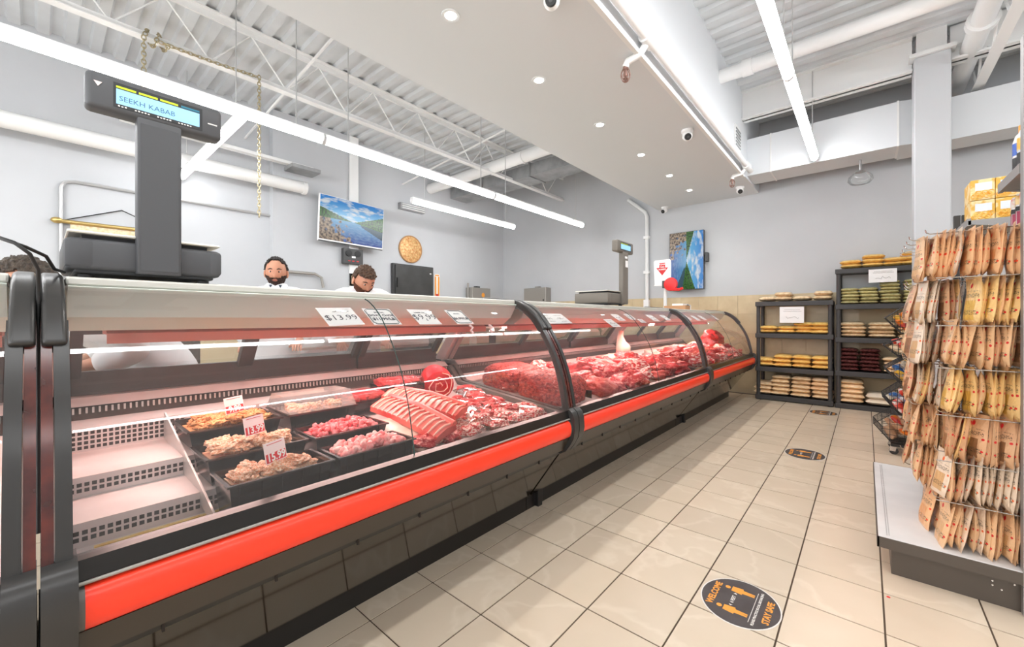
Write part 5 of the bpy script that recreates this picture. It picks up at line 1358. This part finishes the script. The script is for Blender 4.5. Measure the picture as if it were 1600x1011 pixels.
for k, x in enumerate((-1.12, -.91, -.68, -.46)): stack(x, LV1[0], 1 + k % 2, 'bag_beige', .22, .075, 'stack %s, top of short unit' % N4[k], 'flat beige food bag')
for k, (x, n) in enumerate(((-1.10, 2), (-.87, 2), (-.66, 3), (-.47, 3))): stack(x, LV1[1], n, 'bag_yellow', .23, .062, 'stack %s, upper shelf of short unit' % N4[k], 'yellow lentil bag')
for k, (x, n) in enumerate(((-1.14, 2), (-.92, 3), (-.69, 3), (-.46, 3))): stack(x, LV1[2], n, 'bag_yellow', .235, .07, 'stack %s, middle shelf of short unit' % N4[k], 'yellow lentil bag')
for k, (x, n) in enumerate(((-1.16, 3), (-.95, 5), (-.70, 5), (-.46, 5))): stack(x, LV1[3], n, 'bag_tan', .24, .068, 'stack %s, lowest shelf of short unit' % N4[k], 'tan rice bag')
for k, (x, n) in enumerate(((-.14, 2), (.07, 3), (.28, 2), (.45, 3))): stack(x, LV2[0], n, 'bag_yellow', .23, .065, 'stack %s, top of tall unit' % N4[k], 'yellow split pea bag')
for k, (x, n) in enumerate(((-.16, 5), (.04, 5), (.24, 7), (.46, 7))): stack(x, LV2[1], n, 'bag_green', .20, .05, 'stack %s, second shelf of tall unit' % N4[k], 'olive green bean bag')
for k, (x, n) in enumerate(((-.13, 4), (.16, 4), (.44, 4))): stack(x, LV2[2], n, 'bag_beige', .27, .058, 'stack %s, third shelf of tall unit' % N4[k], 'beige food bag')
for k, (x, n, m) in enumerate(((-.17, 6, 'bag_brown'), (.05, 6, 'bag_brown'), (.28, 4, 'bag_tan'), (.49, 4, 'bag_yellow'))):
    stack(x, LV2[3], n, m, .215, .058, 'stack %s, fourth shelf of tall unit' % N4[k], ['dark red bean bag', 'dark red bean bag', 'tan grain bag', 'yellow grain bag'][k])
for k, (x, n, m, h) in enumerate(((-.15, 5, 'bag_tan', .072), (.14, 2, 'bag_white', .09), (.43, 2, 'bag_white', .09))):
    stack(x, LV2[4], n, m, .27, h, 'stack %s, lowest shelf of tall unit' % N4[k], ['tan rice bag', 'white flour bag', 'white flour bag'][k])
for k, (x, z, w_, h, lb) in enumerate(((-.80, 1.26, .29, .23, 'white handwritten price sheet on the shorter resin shelf'), (.165, 1.755, .27, .17, 'white handwritten price sheet on the taller resin shelf'))):
    t = thing('price_sheet', lb, 'sign', (x, SY - .012, z), group='price sheets on the resin shelves')
    M = frame_M((0, 0, 0), (1, 0, 0), (0, 0, 1))
    obj('sheet', MB().box(-w_ / 2, w_ / 2, -h / 2, h / 2, -.001, 0, M), 'paper', t, local=True)
    obj('handwriting', scribble(M, w_, ((h * .32, -w_ * .3, w_ * .35, .003), (h * .22, -w_ * .35, w_ * .4, .003), (-h * .15, -w_ * .25, w_ * .3, .02)), k, .0018), 'grey_metal', t, local=True)

# ------------------------------------------------------------------ spice pouch rack (gondola)
gn = thing('peg_gondola', 'white peg rack gondola crowded with spice pouches', 'gondola', (.3, 3.2, 0))
GX0, GX1, GY0, GY1 = .045, .50, 2.60, 3.92
obj('base_deck', MB().rbox(GX0, GX1, GY0, GY1, .158, .176, .004), 'gondola', gn)
obj('deck_edge', MB().box(GX0 - .002, GX1, GY0 - .004, GY0 + .004, .125, .174).box(GX0 - .004, GX0 + .004, GY0 - .004, GY1, .125, .174), 'gondola_dark', gn)
pf = MB()
for k in range(70):
    y = GY0 + .03 + k * .0178; pf.box(.075, .079, y, y + .008, .1762, .1768); pf.box(.083, .087, y + .004, y + .012, .1762, .1768)
o = obj('deck_perforations', pf, 'gondola_grey', gn); o['kind'] = 'stuff'
obj('kick_panel', MB().box(.092, GX1 + .02, GY0 + .03, GY1 - .03, .0, .13), 'gondola_dark', gn)
sc2 = MB()
for x, z in ((.405, .135), (.405, .118), (.405, .10), (.43, .09), (.465, .125)): sc2.lathe([(.0, .0), (.0035, 0), (.0035, .002)], 8, frame_M((x, GY0 + .0295, z - .02), (1, 0, 0), (0, 0, 1)), cap=False)
obj('screws', sc2, 'wire_chrome', gn)
obj('back_panel', MB().box(.515, .535, GY0 + .04, 6.0, .1, 1.56), 'gondola', gn)
up = obj('upright', MB().box(.482, .54, GY0 - .005, GY0 + .04, 0, 2.35), 'gondola_grey', gn)
sl_m = MB()
for k in range(70):
    z = .06 + k * .032; sl_m.box(.494, .499, GY0 - .0062, GY0 - .0048, z, z + .014); sl_m.box(.52, .525, GY0 - .0062, GY0 - .0048, z, z + .014)
o = obj('upright_slots', sl_m, 'hole', up); o['kind'] = 'stuff'
u2 = obj('far_upright', MB().box(.445, .475, 3.98, 4.02, .0, 1.885).box(.482, .51, 3.98, 4.02, 0, 1.885), 'mount_dark', gn)
# pouches
def pouch(w_=.125, h=.19, t_=.024, seed=1):
    nx, nz = 9, 12; vs = []; uvs = []
    for s in (1, -1):
        for i in range(nx):
            for j in range(nz):
                u, v = i / (nx - 1), j / (nz - 1)
                e = max(0, (1 - abs(2 * u - 1) ** 3) * (1 - max(0, abs(2 * (v * 1.12) - 1)) ** 3.5)) ** .6 if v < .9 else 0
                bulge = t_ / 2 * e * (1.25 - .6 * v) * (1 + .3 * noise.noise(Vector((u * 3 + seed * 4, v * 3, s))))
                x = (u - .5) * w_ * (1 - .06 * e); z = -(1 - v) * h
                bend = .006 * math.sin(v * 3 + seed) + .004 * noise.noise(Vector((u * 2, v * 2, seed * 3.0)))
                vs.append((x, s * bulge + bend, z)); uvs.append((u, v))
    N = nx * nz; fs = []
    for i in range(nx - 1):
        for j in range(nz - 1):
            a = (i * nz + j, (i + 1) * nz + j, (i + 1) * nz + j + 1, i * nz + j + 1)
            fs.append(a[::-1]); fs.append(tuple(N + q for q in a))
    me = bpy.data.meshes.new('pouch'); me.from_pydata(vs, [], fs); me.update()
    uv = me.uv_layers.new(name='UVMap')
    for l in me.loops: uv.data[l.index].uv = uvs[l.vertex_index]
    for p in me.polygons: p.use_smooth = True
    return me
PM = {}
for m in ('pouch_kraft', 'pouch_orange', 'pouch_yellow', 'pouch_dark', 'pouch_clear'):
    PM[m] = []
    for k in range(3):
        me = pouch(random.uniform(.12, .135), random.uniform(.2, .222), .028 if m != 'pouch_clear' else .02, k + 1); me.materials.append(MATS[m]); PM[m].append(me)
ROWZ = [1.60, 1.385, 1.195, .985, .78, .60, .385]
COLY = [2.71, 2.88, 3.05, 3.22, 3.39, 3.56]
KN = {'pouch_kraft': 'kraft paper spice pouch', 'pouch_orange': 'orange printed spice pouch', 'pouch_yellow': 'yellow spice pouch', 'pouch_dark': 'dark leafy spice pouch', 'pouch_clear': 'clear plastic spice pouch'}
RN = ['top', 'second', 'third', 'fourth', 'fifth', 'sixth', 'lowest']
PALETTE = [['pouch_orange', 'pouch_kraft', 'pouch_dark', 'pouch_clear', 'pouch_kraft', 'pouch_kraft'],
           ['pouch_yellow', 'pouch_clear', 'pouch_dark', 'pouch_clear', 'pouch_kraft', 'pouch_kraft'],
           ['pouch_kraft', 'pouch_clear', 'pouch_dark', 'pouch_dark', 'pouch_kraft', 'pouch_dark'],
           ['pouch_yellow', 'pouch_clear', 'pouch_dark', 'pouch_clear', 'pouch_orange', 'pouch_kraft'],
           ['pouch_dark', 'pouch_kraft', 'pouch_orange', 'pouch_clear', 'pouch_dark', 'pouch_kraft'],
           ['pouch_clear', 'pouch_kraft', 'pouch_clear', 'pouch_dark', 'pouch_dark', 'pouch_kraft'],
           ['pouch_kraft', 'pouch_orange', 'pouch_dark', 'pouch_clear', 'pouch_clear', 'pouch_kraft']]
#        near col: (first x, count), others
TIP = [[.245, .20, None, None, None, None], [.36, .215, .20, .20, .215, .22], [.30, .20, .185, .185, .19, .21], [.29, .20, .185, .19, .195, .21],
       [.28, .20, .20, .20, .21, .22], [.275, .21, .20, .20, .21, .22], [.27, .25, .24, None, None, None]]
random.seed(77)
for r_, z in enumerate(ROWZ):
    for q, y in enumerate(COLY):
        tip = TIP[r_][q]
        xt_ = (tip if tip is not None else .2) - .03
        obj('peg_hook', MB().tube([(.515, y, z - .006), (xt_ + .012, y, z - .006), (xt_, y, z + .002), (xt_ - .004, y, z + .016)], .0028, 6), 'wire_chrome', gn, 60)
        if tip is None: continue
        base = PALETTE[r_][q]
        x = tip; k = 0; lim = 16 if q == 0 else 9 if q == 1 else 6
        step = .0165 if q == 0 else .016
        while k < lim and x < .505:
            m = base if random.random() < .86 else random.choice(list(PM))
            o = link('spice_pouch', random.choice(PM[m]), None)
            fan = (random.uniform(-13, 13) if r_ != 4 else random.uniform(-28, 28)) + (3 if q == 0 else 0)
            o.location = (x, y + random.uniform(-.006, .006), z + .004)
            o.rotation_euler = (0, R(random.uniform(-3, 3)), R(90 + fan))
            o.rotation_euler.rotate_axis('X', R(random.uniform(-2, 10) if x < .36 else random.uniform(-2, 4)))
            tag(o, '%s, %s from tip, peg %s, %s row' % (KN[m], ORD[k], ('one', 'two', 'three', 'four', 'five', 'six')[q], RN[r_]), 'spice pouch', 'spice pouches on the %s row of pegs' % RN[r_])
            x += step * random.uniform(.85, 1.2); k += 1
# cross wires carrying the pegs
for r_, z in enumerate(ROWZ):
    obj('cross_wire', MB().tube([(.505, GY0 + .05, z - .006), (.505, 3.75, z - .006)], .004, 6).tube([(.24, COLY[0] - .06, z - .215), (.505, COLY[0] - .06, z - .215)], .0022, 5), 'wire_chrome', gn, 60)
# shelves above the pegs
def top_shelf(x0, x1, y0, y1, z, name='upper_shelf'):
    s = obj(name, MB().box(x0, x1, y0, y1, z - .025, z).box(x0 - .004, x0 + .012, y0, y1, z - .03, z + .012), 'gondola_grey', gn)
    for ya_ in (y0, y1 - .006): obj('shelf_bracket', MB().prism([(x0 + .02, z - .025), (x1, z - .025), (x1, z - .09)], ya_, ya_ + .006, 'y'), 'gondola_grey', s)
top_shelf(.487, .80, 2.665, 3.03, 1.835)
top_shelf(.49, .80, 2.665, 3.3, 1.565, 'lower_shelf')
top_shelf(.455, .80, 3.56, 4.3, 1.775, 'box_shelf')
for k in range(3):
    x, y = .515 + .002 * k, 2.72 + .085 * k
    t = thing('squeeze_bottle', 'tall dark bottle with coloured label, %s on the high rack shelf' % ORD[k], 'bottle', (x + .02, y, 1.835), group='bottles on the high rack shelf')
    obj('bottle', MB().lathe([(.032, 0), (.034, .01), (.034, .16), (.026, .19), (.014, .205)], 18), 'paper' if k % 2 == 0 else 'box_label', t, 50, local=True)
    obj('cap', MB().lathe([(.017, .203), (.017, .235), (.012, .238)], 14), 'decal_orange', t, 50, local=True)
    obj('label_band', MB().lathe([(.0352, .10), (.0352, .155)], 18, cap=False), ['bottle_blue', 'box_yellow', 'bottle_blue'][k], t, 50, local=True)
    obj('dark_print', MB().lathe([(.0353, .02), (.0353, .09)], 18, cap=False), ['box_label', 'pack_black', 'pack_black'][k], t, 50, local=True)
for k in range(5):
    y = 2.70 + k * .075
    t = thing('striped_packet', 'red and white striped packet, %s below the high rack shelf' % ORD[k], 'packet', (.52, y, 1.567), (0, 0, R(-8)), 'striped packets on the rack')
    obj('packet', MB().rbox(0, .05, -.033, .033, 0, .2, .008, 2), 'paper', t, local=True)
    obj('stripes', MB().box(-.0008, 0, -.028, -.016, .01, .12).box(-.0008, 0, .004, .016, .01, .12).box(-.02 + .022, .012, -.0338, -.033, .01, .12).box(.03, .04, -.0338, -.033, .01, .12), 'pack_stripe', t, local=True)
    obj('black_band', MB().box(-.0009, .051, -.0339, .0339, .122, .142), 'pack_black', t, local=True)
    obj('yellow_top', MB().box(-.0009, .051, -.0339, .0339, .15, .19), 'box_yellow' if k % 2 else 'snack_red', t, local=True)
for a in range(3):
    for b_ in range(2):
        x0 = .472 + a * .098; z0 = 1.778 + b_ * .122
        t = thing('noodle_box', 'yellow noodle box, %s in the %s layer beside the column' % (ORD[a], ('lower', 'upper')[b_]), 'box', (x0 + .048, 3.72, z0), group='yellow noodle boxes on the rack')
        obj('carton', MB().rbox(-.048, .048, -.1, .1, 0, .12, .004), 'box_yellow', t, local=True)
        obj('front_panel', MB().box(-.03, .036, -.1012, -.1, .055, .1).box(-.03, .03, -.1015, -.1012, .085, .092), 'box_label', t, local=True)
        nb = MB()
        for q in range(9): nb.torus(.011, .0028, 12, 5, frame_M((-.034 + .0085 * q, -.101, .022 + .01 * (q % 3)), (1, 0, 0), (0, 0, 1)))
        obj('noodle_print', nb, 'noodle', t, local=True)

# ------------------------------------------------------------------ wire basket tower with snacks
bt = thing('basket_tower', 'black wire basket tower on wheels holding snack bags', 'basket rack', (.23, 5.1, 0))
def wire_basket(zb, zt, nose, xb=.40, y0=4.92, y1=5.27):
    zm = (zb + zt) / 2 + .02
    P = [(xb, zt), (nose + .12, zt), (nose, zm), (nose + .11, zb), (xb, zb)]
    b = MB()
    n = 8
    for k in range(n + 1):
        y = y0 + (y1 - y0) * k / n
        b.tube([(p[0], y, p[1]) for p in P[1:]], .0022 if 0 < k < n else .004, 5)
    for a, c in ((P[1], P[2]), (P[2], P[3]), (P[3], P[4])):
        for q in range(4):
            f = q / 4; x = a[0] + (c[0] - a[0]) * f; z = a[1] + (c[1] - a[1]) * f
            b.tube([(x, y0, z), (x, y1, z)], .0022 if q else .004, 5)
    for y in (y0, y1):
        for q in range(7):
            x = nose + .06 + (xb - nose - .06) * q / 6
            top = zt if x > nose + .12 else zm + (zt - zm) * (x - nose) / .12
            bot = zb if x > nose + .11 else zm + (zb - zm) * (x - nose) / .11
            b.tube([(x, y, bot), (x, y, min(top, zt - .04))], .0022, 5)
        for f in (.3, .55, .8):
            z = zb + (zt - zb) * f * .8; b.tube([(nose + .05, y, z), (xb, y, z)], .0022, 5)
        b.tube([(nose + .12, y, zt), (xb, y, zt)], .004, 5)
    o = obj('wire_basket', b, 'wire_black', bt)
BK = [(1.07, 1.31, .135), (.86, 1.03, .12), (.62, .85, .13), (.36, .62, .115), (.12, .36, .055)]
for a in BK: wire_basket(*a)
obj('rear_pole', MB().tube([(.40, 4.95, .08), (.40, 4.95, 1.35)], .012, 8).tube([(.40, 5.24, .08), (.40, 5.24, 1.35)], .012, 8), 'wire_black', bt, 60)
obj('base_frame', MB().box(.17, .42, 4.93, 5.26, .075, .10), 'wire_black', bt)
for x in (.19, .38):
    for y in (4.97, 5.22):
        wv = obj('caster', MB().tube([(x, y - .012, .032), (x, y + .012, .032)], .032, 14), 'plastic_black', bt, 50)
        obj('caster_fork', MB().prism([(x - .03, .03), (x - .025, .075), (x + .02, .075), (x + .01, .03)], y - .018, y - .014, 'y'), 'wire_chrome', wv)
SN = [['snack_orange', 'snack_yellow', 'snack_orange'], ['bag_beige', 'snack_red', 'bag_beige'], ['snack_yellow', 'snack_blue', 'bag_white'], ['snack_red', 'snack_blue', 'snack_red'], ['snack_tan', 'snack_tan', 'snack_orange']]
SNN = {'snack_orange': 'orange snack bag', 'snack_yellow': 'yellow snack bag', 'bag_beige': 'beige snack bag', 'snack_red': 'red and white snack bag', 'snack_blue': 'blue and white snack bag', 'bag_white': 'pale snack bag', 'snack_tan': 'brown nut bag'}
random.seed(5)
for q, (zb, zt, nose) in enumerate(BK):
    for k in range(8):
        m = SN[q][k % 3]; me = bag_meshes(m, .12, .11, .05)[k % 3]
        o = link('snack_bag', me, None)
        o.location = (nose + .095 + .066 * (k % 4) * .8, 4.985 + .14 * (k // 4 % 2), zb + .03 + (.045 if k > 3 else 0) + .03 * (k % 2) + (zt - zb) * .12)
        o.rotation_euler = (random.uniform(-.4, .4), random.uniform(.4, 1.0), random.uniform(-.4, .4))
        tag(o, '%s, %s bag in the %s wire basket' % (SNN[m], ORD[k], ['topmost', 'second', 'third', 'fourth', 'lowest'][q]), 'snack bag', 'snack bags in the wire baskets')

# ------------------------------------------------------------------ floor stickers
def sticker(cx, cy, rx, ry, label):
    t = thing('floor_sticker', label, 'floor sticker', (cx, cy, .0), group='round welcome floor stickers')
    def disc(k, z0, z1): return MB().lathe([(0, z1), (k, z1), (k, z0)], 48, Matrix.Diagonal((rx, ry, 1, 1)), cap=False)
    obj('white_edge', disc(1.0, .0002, .0008), 'decal_white', t, local=True)
    obj('dark_disc', disc(.965, .0008, .0014), 'decal', t, local=True)
    M = Matrix.Translation((0, 0, .0016)) @ Matrix.Rotation(R(90), 4, 'Z')
    def T(s, size, x, y, m, bold=0): obj('lettering', text_mb(s, size, M @ Matrix.Translation((x, y, 0)), .0002, bold=bold), m, t, local=True)
    T('WELCOME', .036, 0, .098, 'decal_orange', .0012); T('STAY SAFE', .034, 0, -.105, 'decal_orange', .0012)
    T('6 FEET', .019, 0, .026, 'decal_white', .0004); T('PLEASE PRACTICE SOCIAL DISTANCING', .0135, 0, -.066, 'decal_white', .0004)
    for x in (-.075, .075):
        f = MB().lathe([(0, .0006), (.0105, .0006), (.0105, 0)], 16, M @ Matrix.Translation((x, .062, 0)), cap=False)
        f.prism([(-.017, .046), (.017, .046), (.022, .005), (.014, .004), (.012, .0), (.010, -.042), (.002, -.042), (0, -.01), (-.002, -.042), (-.010, -.042), (-.012, 0), (-.014, .004), (-.022, .005)], 0, .0006, 'z', M @ Matrix.Translation((x, 0, 0)))
        obj('figure_print', f, 'decal_orange', t, local=True)
    ar_ = MB()
    for sx in (-1, 1): ar_.prism([(sx * .05, .026), (sx * .041, .033), (sx * .041, .019)], 0, .0006, 'z', M)
    ar_.box(-.11, .11, -.0515, -.0495, 0, .0005, M)
    obj('arrow_print', ar_, 'decal_white', t, local=True)
sticker(-.403, 1.945, .150, .165, 'round dark welcome sticker nearest the viewer')
sticker(-.408, 4.45, .150, .17, 'round dark welcome sticker midway down the aisle')
sticker(-.408, 6.57, .148, .16, 'round dark welcome sticker in front of the shelves')
sc3 = MB().lathe([(0, .001), (.006, .001), (.007, 0)], 10, Matrix.Translation((.075, 2.40, 0)), cap=False)
tag(obj('floor_speck', sc3, 'red', None), 'tiny red scrap on the floor near the gondola', 'scrap')
